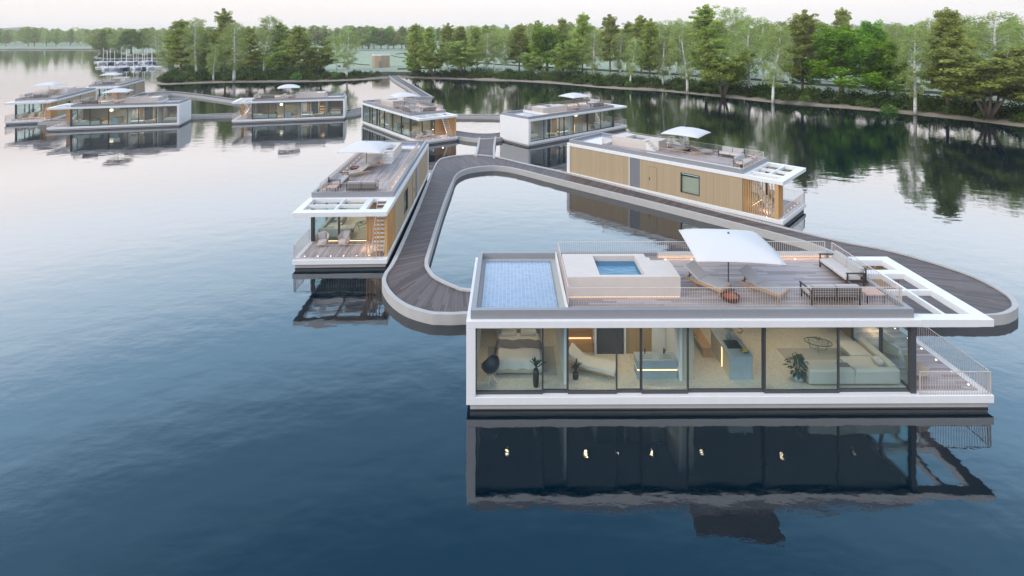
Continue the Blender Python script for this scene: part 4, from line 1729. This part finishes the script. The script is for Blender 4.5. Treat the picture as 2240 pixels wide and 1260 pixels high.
# base pixel x, base pixel y, top pixel y, crown width in pixels (0 = natural), kind, label
TREES = [
    # right bank, from the right
    (2237, 240, 36, 66, 'birch', 'birch cut by the right picture edge above the dark bank'),
    (2162, 256, 96, 168, 'multi', 'wide dark multi-stemmed tree at the waterline nearest the right edge'),
    (2172, 224, 22, 110, 'birch', 'tall pale birch rising behind the wide multi-stemmed tree at right'),
    (2072, 239, 13, 100, 'olive', 'tall dark layered tree left of the wide multi-stemmed tree at right'),
    (2001, 248, 44, 66, 'birch', 'white-trunked birch at the water between bright green trees and tall dark tree'),
    (1942, 220, 84, 76, 'maple', 'smaller bright green tree just left of the white birch at right'),
    (1900, 196, 40, 84, 'maple', 'bright green tree standing behind the two front bright green trees'),
    (1841, 216, 50, 128, 'maple', 'largest bright green round-crowned tree on the right bank'),
    (1843, 186, 14, 60, 'olive', 'tall dark tree top rising behind the largest bright green tree'),
    (1757, 207, 18, 90, 'olive', 'tall dark tree left of the bright green trees on the right bank'),
    (1726, 187, 35, 70, 'birch', 'thin birch behind and left of the tall dark tree by the bright green trees'),
    (1694, 224, 46, 66, 'birch', 'white birch at the water, second thick white trunk right of the biggest dark tree'),
    (1641, 202, 30, 70, 'birch', 'white birch first right of the biggest multi-layered dark tree'),
    (1605, 172, 12, 70, 'birch', 'tall sparse birch rising behind the right shoulder of the biggest dark tree'),
    (1582, 211, 84, 100, 'multi', 'multi-stemmed dark tree leaning over the water under the tallest tree'),
    (1545, 186, 7, 96, 'olive', 'tallest dark layered tree on the right bank'),
    (1501, 200, 46, 62, 'birch', 'white birch left of the tallest dark tree, foot at the water'),
    (1482, 162, 38, 64, 'birch', 'pale birch in the second row left of the tallest dark tree'),
    (1451, 186, 76, 56, 'birch', 'short white birch with kinked trunk, two left of the tallest dark tree'),
    (1422, 181, 38, 54, 'olive', 'dark tree beside the kinked white birch on the bank'),
    (1402, 163, 31, 58, 'olive', 'dark layered tree in the second row left of the kinked birch'),
    (1381, 186, 78, 46, 'birch', 'short birch at the water right of the parasol of the rear boat'),
    (1372, 156, 44, 44, 'olive', 'dark tree behind the short birches in the middle of the right bank'),
    (1358, 171, 70, 46, 'birch', 'thin birch between two dark trees in the middle of the right bank'),
    (1334, 158, 29, 60, 'olive', 'dark full tree above the rear boat parasol, right one'),
    (1300, 178, 64, 44, 'birch', 'straight white birch directly above the rear boat parasol'),
    (1274, 169, 24, 62, 'olive', 'dark full tree above the rear boat parasol, left one'),
    (1236, 173, 86, 64, 'multi', 'multi-stemmed dark tree below the bright green tree in mid picture'),
    (1230, 154, 37, 44, 'olive', 'narrow dark tree behind the bright green tree in mid picture'),
    (1197, 156, 56, 78, 'maple', 'bright green tree in mid picture beyond the straight beach'),
    (1177, 152, 42, 44, 'olive', 'narrow dark tree left of the bright green mid picture tree'),
    (1166, 165, 112, 46, 'multi', 'low dark tree at the foot of the bright green mid picture tree'),
    (1136, 157, 52, 58, 'olive', 'olive coloured tree on the bank left of the bright green mid picture tree'),
    (1102, 159, 72, 40, 'birch', 'pale birch third right of the footbridge'),
    (1080, 152, 66, 38, 'birch', 'pale birch behind, between two birches right of the footbridge'),
    (1066, 159, 70, 40, 'birch', 'pale birch second right of the footbridge'),
    (1044, 152, 56, 46, 'olive', 'dark tree behind the bushy bank trees right of the footbridge'),
    (1011, 165, 86, 62, 'multi', 'dark bushy tree on the bank, second from the footbridge'),
    (1008, 150, 54, 40, 'olive', 'narrow tree rising behind the second bushy tree right of the footbridge'),
    (979, 152, 48, 44, 'olive', 'tall dark tree rising behind the gap of the two bushy bank trees'),
    (981, 154, 84, 32, 'birch', 'small birch in the gap of the two bushy bank trees'),
    (946, 166, 94, 60, 'multi', 'dark bushy tree on the bank, first from the footbridge'),
    (938, 150, 56, 40, 'olive', 'grey green tree behind the first bushy tree right of the footbridge'),
    (909, 164, 49, 46, 'olive', 'slender olive tree immediately right of the footbridge'),
    (905, 166, 118, 34, 'multi', 'low leafy tree at the right end of the footbridge'),
    # the wooded spit
    (761, 167, 60, 46, 'birch', 'birch at the water on the right end of the wooded spit'),
    (735, 153, 72, 42, 'birch', 'birch behind the right end of the wooded spit'),
    (697, 164, 86, 62, 'multi', 'rightmost dark bushy tree of the wooded spit'),
    (654, 166, 54, 60, 'olive', 'dark tree above the small light bush on the spit'),
    (614, 158, 47, 52, 'olive', 'dark tree in the second row behind the parasol on the spit'),
    (607, 166, 98, 58, 'multi', 'low dark tree behind the parasol in front of the spit'),
    (580, 160, 29, 56, 'birch', 'tall sparse birch in the middle of the spit'),
    (547, 166, 55, 54, 'olive', 'dark tree right of the thick white birch on the spit'),
    (512, 178, 46, 62, 'birch', 'thick white birch standing at the waterline of the spit'),
    (491, 160, 16, 60, 'olive', 'tallest dark tree of the spit'),
    (469, 175, 92, 36, 'birch', 'small birch at the water left of the thick white birch'),
    (446, 160, 62, 50, 'olive', 'dark tree left of the tallest tree of the spit'),
    (429, 165, 36, 46, 'birch', 'white birch between the leftmost trees of the spit'),
    (396, 164, 40, 72, 'olive', 'yellowish green tree at the left end of the spit'),
    (366, 160, 92, 40, 'birch', 'low pale tree at the tip of the spit'),
    # behind the marina
    (340, 119, 64, 34, 'birch', 'pale birch at the right end of the marina shore'),
    (312, 117, 60, 44, 'olive', 'olive tree above the right half of the marina'),
    (287, 118, 61, 44, 'maple', 'bright green tree above the marina masts'),
    (258, 119, 64, 36, 'birch', 'pale birch above the middle of the marina'),
    (238, 117, 62, 36, 'olive', 'dark narrow tree above the left half of the marina'),
    (224, 120, 62, 40, 'olive', 'olive tree at the left point of the marina shore'),
    (216, 121, 72, 26, 'birch', 'white birch trunk at the left point of the marina shore'),
]
for i, (px, py, pt, pw, kind, lab) in enumerate(TREES):
    p = ground_at(px, py)
    h = (py - pt) * p.y / FPX
    put_tree(kind, p.x, p.y, p.z, h, pw * (.88 if kind in ('olive', 'multi') else 1.0) * p.y / FPX, lab, 'trees on the far banks', var=i)

for i, (px, py, pt) in enumerate([(1440, 162, 44), (1466, 165, 50),
                                  (1520, 168, 42), (1566, 170, 36), (1624, 174, 34), (1668, 178, 40), (1712, 180, 50), (1785, 184, 36), (1812, 186, 46), (1968, 196, 44), (2030, 200, 36), (2110, 204, 30), (2206, 212, 32)]):
    p = ground_at(px, py)
    put_tree('birch', p.x, p.y, p.z, (py - pt) * p.y / FPX, 52 * p.y / FPX, 'slim pale birch in the second row behind the right bank trees', 'second row birches behind the right bank', var=i + 2)

# the row across the lawn, then the woodland behind
row = [(771, 56, 'olive'), (792, 62, 'olive'), (806, 54, 'multi'), (818, 56, 'maple'), (833, 64, 'olive'), (849, 58, 'maple'), (861, 66, 'olive'), (879, 56, 'olive'), (889, 60, 'multi')]
for i, (px, pt, kind) in enumerate(row):
    p = ground_at(px, 107)
    put_tree(kind, p.x, p.y, p.z, (107 - pt) * p.y / FPX, 28 * p.y / FPX, 'tree in the row across the lawn behind the pavilion', 'row of trees behind the pavilion', var=i)


def front_line(px):
    return np.interp(px, [-200, 200, 205, 360, 720, 722, 900, 905, 1250, 1700, 2240, 2500], [103, 103, 112, 112, 118, 104, 104, 122, 128, 138, 146, 150])


n = 0
tries = 0
placed = []
while n < 226 and tries < 9000:
    tries += 1
    px = random.uniform(-160, 2420)
    fl = front_line(px)
    py = fl - (fl - 93) * (random.random() ** 1.5)
    if 722 < px < 905 and py > 103: continue
    p = ground_at(px, py)
    if ground_z(p.x, p.y) < .7: continue
    if any((p.x - a) ** 2 + (p.y - b) ** 2 < (10 if py > 110 else 60) for a, b in placed): continue
    placed.append((p.x, p.y))
    kind = random.choices(('olive', 'birch', 'maple', 'multi'), (.46, .36, .10, .08))[0]
    top = random.gauss(60, 5) if px > 300 else random.gauss(64, 3)
    h = max(9, min(24, (py - top) * p.y / FPX))
    put_tree(kind, p.x, p.y, p.z, h, h * (.42 if kind != 'multi' else .75) * random.uniform(.8, 1.2), 'tree in the hazy woodland behind the lawn and lake', 'woodland trees behind the lawn', var=n, far=True)
    n += 1

# the far wood that closes the horizon: one mass
q = np.random.default_rng(21)
VV, FF, TT = [], [], []
o = 0
src = [FP['olive'][0][1], FP['birch'][0][1], FP['olive'][1][1]]
SRC = []
for me in src:
    v = np.empty(len(me.vertices) * 3, np.float32); me.vertices.foreach_get('co', v)
    t_ = np.empty(len(me.polygons), np.float32); me.attributes['tint'].data.foreach_get('value', t_)
    pick = np.arange(len(t_)) % 3 == 0
    v4 = v.reshape(-1, 4, 3)[pick]
    ce = v4.mean(1, keepdims=True)
    SRC.append((ce + (v4 - ce) * 1.35, t_[pick]))
for i in range(620):
    X_ = -900 + 1500 * ((i + q.uniform()) / 620) ** .8
    Y_ = q.uniform(560, 760) if X_ < -40 else q.uniform(300, 620)
    v, t_ = SRC[i % 3]
    a = q.uniform(0, 6.28)
    s = q.uniform(.95, 1.3)
    rot = np.array([[math.cos(a), -math.sin(a), 0], [math.sin(a), math.cos(a), 0], [0, 0, 1]])
    w = v @ rot.T * np.array([s * 1.5, s * 1.5, s]) + np.array([X_, Y_, 1.5])
    VV.append(w.reshape(-1, 3)); TT.append(t_)
VV = np.concatenate(VV)
me = mesh_np('far_woodland', VV, np.arange(len(VV)).reshape(-1, 4), ['lf_olive'], None, np.concatenate(TT))
fo_ = bpy.data.objects.new('far_woodland', me)
COL.objects.link(fo_)
tag(fo_, 'far wood closing the horizon as one hazy band', kind='stuff')

# undergrowth along the banks: one mass of leafy clumps
def shrub_pts(q, n, r, h):
    p = q.normal(size=(n, 3))
    p /= np.linalg.norm(p, axis=1)[:, None]
    p *= q.uniform(.55, 1.0, n)[:, None]
    p[:, 2] = np.abs(p[:, 2])
    return p * np.array([r, r, h])


C, T = [], []
bank = [Vector(p) for p in land]
acc = 0
for i in range(1, len(bank)):
    a, b = bank[i - 1], bank[i]
    mid = (a + b) / 2
    if mid.y > 330 or mid.y < 40 or mid.x > 190: continue
    L = (b - a).length
    t = (b - a).normalized()
    nrm = Vector((t.y, -t.x))
    if sdist(np.array([mid.x + nrm.x * 3]), np.array([mid.y + nrm.y * 3]))[0] < 0: nrm = -nrm
    for k in range(int(L * (3.0 if mid.y < 170 else 1.5)) + 1):
        dd = q.uniform(2.2, 11.5)
        p = a + (b - a) * q.uniform() + nrm * dd
        pr = at(1120, 200).y
        pxx = 1120 + FPX * p.x / p.y
        if abs(pxx - 860) < 26 and 100 < p.y < 240: continue
        z = ground_z(p.x, p.y)
        if z < .25: continue
        r = q.uniform(.8, 2.5) * (1 if dd > 4.5 else .6)
        if 700 < pxx < 905: r *= .62
        m = int(150 * r * (1 if mid.y < 170 else .6))
        C.append(shrub_pts(q, m, r, r * q.uniform(.8, 1.3)) + np.array([p.x, p.y, z - .1]))
        T.append(np.clip(q.normal(.42, .24) + q.normal(0, .15, m), 0, 1))
for k in range(420):
    p = ground_at(q.uniform(332, 706), q.uniform(143, 181))
    z = ground_z(p.x, p.y)
    if z < .4: continue
    r = q.uniform(1.0, 2.2)
    m = int(120 * r)
    C.append(shrub_pts(q, m, r, r * q.uniform(.7, 1.2)) + np.array([p.x, p.y, z - .1]))
    T.append(np.clip(q.normal(.38, .22) + q.normal(0, .15, m), 0, 1))
C = np.concatenate(C)
T = np.concatenate(T)
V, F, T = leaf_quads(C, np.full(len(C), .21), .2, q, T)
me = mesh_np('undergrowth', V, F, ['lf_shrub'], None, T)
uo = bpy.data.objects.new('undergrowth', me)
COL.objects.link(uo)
tag(uo, 'dark leafy undergrowth covering the banks', kind='stuff')

BUSH = [(2240, 262, 1.3, 'lf_lime', 'light green bush at the right picture edge'), (1945, 246, 1.5, 'lf_lime', 'light green bush at the waterline under the smaller bright green tree'),
        (2062, 240, .9, 'lf_lime', 'yellow green bush beside the foot of the tall dark tree at right'), (1760, 220, 1.2, 'lf_lime', 'grey green bush at the foot of the tall dark tree left of the bright trees'),
        (1720, 218, 1.3, 'lf_shrub', 'leafy bush right of the second thick white birch'), (1685, 214, 1.2, 'lf_shrub', 'dark round bush left of the second thick white birch'),
        (1375, 186, 1.2, 'lf_lime', 'light bush at the foot of the short birch by the water'), (1420, 190, 1.1, 'lf_shrub', 'round bush on the beach under the kinked birch'),
        (1258, 178, 1.2, 'lf_shrub', 'round bush on the shore left of the straight white birch'), (648, 172, 1.7, 'lf_lime', 'light green bush on the spit behind the parasol'),
        (735, 168, 1.4, 'lf_lime', 'light green bush at the right end of the spit'), (392, 176, 1.5, 'lf_shrub', 'dark bush at the left tip of the spit'),
        (1100, 172, 1.3, 'lf_shrub', 'round bush under the pale birches right of the footbridge'), (1030, 168, 1.2, 'lf_shrub', 'dark bush right of the second bushy bank tree'),
        (742, 146, .7, 'lf_shrub', 'tiny round bush on the lawn, left of its pair'), (754, 146, .7, 'lf_shrub', 'tiny round bush on the lawn, nearer the pavilion')]
bm_cache = {}
for px, py, r, mt, lab in BUSH:
    p = ground_at(px, py)
    if mt not in bm_cache:
        c = shrub_pts(q, 420, 1, 1.05)
        v, f_, t_ = leaf_quads(c, np.full(len(c), .16), .25, q, np.clip(q.normal(.5, .25, len(c)), 0, 1))
        st = limb_mesh([([(0, 0, -.2), (.2 * math.cos(a), .2 * math.sin(a), .4), (.55 * math.cos(a), .55 * math.sin(a), .8)], [.03, .02, .01]) for a in range(6)], 5)
        sm = bpy.data.meshes.new('stems'); sm.from_pydata(st.v, [], st.f); sm.materials.append(M['barkb'])
        bm_cache[mt] = (mesh_np('foliage', v, f_, [mt], None, t_), sm)
    b = empty('bush', (p.x, p.y, p.z - .1), random.uniform(0, 6))
    b.scale = (r, r, r * random.uniform(.9, 1.15))
    for nm, me in zip(('foliage', 'stems'), bm_cache[mt]):
        o_ = bpy.data.objects.new(nm, me); COL.objects.link(o_); o_.parent = b
    tag(b, lab, 'bush', 'bushes along the banks')

# ================================================================= pavilion, paths and low walls on the lawn
p = ground_at(829, 148.5)
sc_ = p.y / FPX
pav = empty('pavilion', (p.x, p.y + 3.2, p.z - .1), R(-8))
tag(pav, 'eight-sided timber pavilion with grey door on the lawn by the footbridge', 'pavilion')
rad = 19.0 * sc_
oc = [(rad * math.cos(R(22.5 + 45 * k)), rad * math.sin(R(22.5 + 45 * k))) for k in range(8)]
PH = 27 * sc_
w_ = MB()
w_.prism(oc, 0, PH)
w_.build('wall', 'timber', pav)
rf = MB().prism([(x * 1.02, y * 1.02) for x, y in oc], PH, PH + .45)
rf.build('roof_rim', 'white', pav)
MB().prism([(x * .9, y * .9) for x, y in oc], PH + .45, PH + .47).build('roof', 'grey', pav)
f0 = rad * math.cos(R(22.5))
dr = MB().box(.3, 1.6, -f0 - .05, -f0 - .004, 0, 2.6)
dr.build('door', 'greydoor', pav)


def px_curve(pts, off=0.0):
    c = smooth_curve([ground_at(*p_).to_2d() for p_ in pts], 2.0)
    return offset_curve(c, off) if off else c


def ground_ribbon(name, pts, w, mat, label, dz=.06):
    c = px_curve(pts)
    A, B = offset_curve(c, w / 2), offset_curve(c, -w / 2)
    n_ = len(c)
    vs = [(v.x, v.y, ground_z(v.x, v.y) + dz) for v in A] + [(v.x, v.y, ground_z(v.x, v.y) + dz) for v in B]
    o_ = MB().add(vs, [(n_ + i, n_ + i + 1, i + 1, i) for i in range(n_ - 1)]).build(name, mat)
    tag(o_, label, kind='structure')
    return o_


def low_wall(pts, w, h, label, mat='darkwall'):
    c = px_curve(pts)
    A, B = offset_curve(c, w / 2), offset_curve(c, -w / 2)
    mb = MB()
    n_ = len(c)
    vs = []
    for a, b in zip(A, B):
        z = ground_z(a.x, a.y)
        vs += [(a.x, a.y, z - .5), (a.x, a.y, z + h), (b.x, b.y, z + h), (b.x, b.y, z - .5)]
    fs = []
    for i in range(n_ - 1):
        for k in range(4):
            l = (k + 1) % 4
            fs.append((4 * i + k, 4 * i + 4 + k, 4 * i + 4 + l, 4 * i + l))
    fs += [(3, 2, 1, 0), (4 * n_ - 4, 4 * n_ - 3, 4 * n_ - 2, 4 * n_ - 1)]
    mb.add(vs, fs)
    o_ = mb.build('low_wall', mat)
    tag(o_, label, 'low wall', 'low edging walls on the lawn')
    return o_


ground_ribbon('promenade', [(700, 150), (740, 151.5), (800, 152), (860, 152), (905, 150.5)], 3.2, 'pathm', 'pale promenade along the bank by the pavilion', .1)
low_wall([(702, 153.5), (740, 155), (800, 155.5), (845, 155)], .4, .12, 'pale concrete edge of the promenade left of the footbridge', 'concrete')
low_wall([(870, 152.5), (905, 152), (960, 150)], .4, .5, 'dark edging wall just right of the footbridge')
low_wall([(963, 134.5), (1050, 139), (1200, 149), (1300, 154), (1450, 163), (1600, 172.5), (1720, 181.5), (1900, 194), (2060, 206), (2240, 219), (2420, 232)], .45, .55, 'long dark edging wall between lawn and right bank')
low_wall([(715, 141), (748, 137.5), (775, 140), (808, 143)], .4, .35, 'dark curved edging wall left of the pavilion')
low_wall([(857, 122), (875, 126), (898, 129)], .5, .35, 'short dark edging wall right of the pavilion')
low_wall([(735, 123), (752, 123.5), (772, 125)], .5, .35, 'short dark edging wall on the lawn left above the pavilion')
low_wall([(866, 119), (880, 117), (900, 116)], .5, .35, 'short dark edging wall on the lawn right above the pavilion')
ground_ribbon('path', [(745, 117), (800, 116), (850, 115.5), (900, 115)], 9, 'pathm', 'grey path across the lawn behind the pavilion')
ground_ribbon('path', [(760, 111), (820, 110.5), (900, 110)], 8, 'darkwall', 'dark road across the far lawn')

# ================================================================= marina
def sail_boat(dark):
    r = empty('sailing_boat')
    L = 7.2
    st = np.linspace(-1, 1, 13)

    def half(t):
        return 1.2 * (1 - max(0, t) ** 2.2) * (1 - .28 * max(0, -t) ** 2)
    vs, fs = [], []
    for t in st:
        b = max(.04, half(t))
        x = t * L / 2
        sh = .85 + .25 * max(0, t) ** 2
        for yy, zz in ((-b, sh), (-b * .86, .3), (-b * .4, -.3), (b * .4, -.3), (b * .86, .3), (b, sh)):
            vs.append((x, yy, zz))
    for i in range(12):
        for k in range(6):
            l = (k + 1) % 6
            fs.append((6 * i + k, 6 * i + l, 6 * i + 6 + l, 6 * i + 6 + k))
    fs += [tuple(range(6))[::-1], tuple(72 + k for k in range(6))]
    MB().add(vs, fs).build('hull', 'hullnavy' if dark else 'hullwhite', r)
    MB().box(-.6, 1.7, -.75, .75, .86, 1.32, .15).build('cabin', 'hullwhite', r)
    MB().tube([(.75, 0, .9), (.75, 0, 8.2)], [.17, .14], 8).build('mast', 'mast', r)
    MB().tube([(.7, 0, 1.9), (-2.6, 0, 1.85)], .10, 8).build('boom', 'mast', r)
    MB().lathe([(.02, -1.55), (.2, -1.3), (.22, .9), (.05, 1.5)], n=8).build('sail_cover', 'sailcover', r)
    sc2 = kidsnow = [c for c in r.children if c.name.startswith('sail_cover')][0]
    sc2.rotation_euler = (0, R(90), 0)
    sc2.location = (-.95, 0, 2.05)
    return r


MAR = [(224, 139.5), (242.5, 139.5), (264, 139), (278, 139), (297, 138.5), (313.5, 138), (320.5, 138), (333, 138),
       (233, 152.5), (253, 152.2), (275, 151.8), (294, 151.5), (300.5, 151.5), (317.5, 151), (331, 150.6)]
sbp = [sail_boat(False), sail_boat(True)]
used = [False, False]
for i, (px, py) in enumerate(MAR):
    k = 1 if i % 3 == 1 else 0
    b = sbp[k] if not used[k] else copy_tree(sbp[k])
    used[k] = True
    p = at(px, py)
    b.location = (p.x, p.y, 0)
    b.scale = (.62, .7, .95)
    b.rotation_euler = (0, 0, R(90 + random.uniform(-14, 14) + (180 if i % 2 else 0)))
    rowname = 'far' if i < 8 else 'near'
    j = i if i < 8 else i - 8
    nth = ('first', 'second', 'third', 'fourth', 'fifth', 'sixth', 'seventh', 'eighth')[j]
    tag(b, f'{"dark" if k else "white"} hulled moored sailing boat, {nth} mast from the left in the {rowname} marina row', 'sailing boat', 'sailing boats in the marina')
for nm, (y0, xa, xb, lab) in {'f': (137.2, 208, 358, 'white floating jetty of the far marina row'), 'n': (149.0, 212, 356, 'white floating jetty of the near marina row')}.items():
    a, b = at(xa, y0), at(xb, y0 - 1.2)
    j = MB().obox((a.x, a.y, .35), (b.x, b.y, .35), 2.2, .5).build('jetty', 'hullwhite')
    tag(j, lab, 'jetty')

# ================================================================= haze
hz = MB().box(-1900, 1900, -60, 1980, -4, 44).build('haze', None or 'white')
hm_ = bpy.data.materials.new('haze')
hm_.use_nodes = True
t = hm_.node_tree
t.nodes.remove(t.nodes['Principled BSDF'])
pv = t.nodes.new('ShaderNodeVolumePrincipled')
pv.inputs['Color'].default_value = (1.0, .985, .97, 1)
pv.inputs['Density'].default_value = .0003
pv.inputs['Anisotropy'].default_value = .72
t.links.new(pv.outputs[0], t.nodes['Material Output'].inputs['Volume'])
hz.data.materials[0] = hm_
tag(hz, 'thin pale evening haze over the lake', kind='stuff')
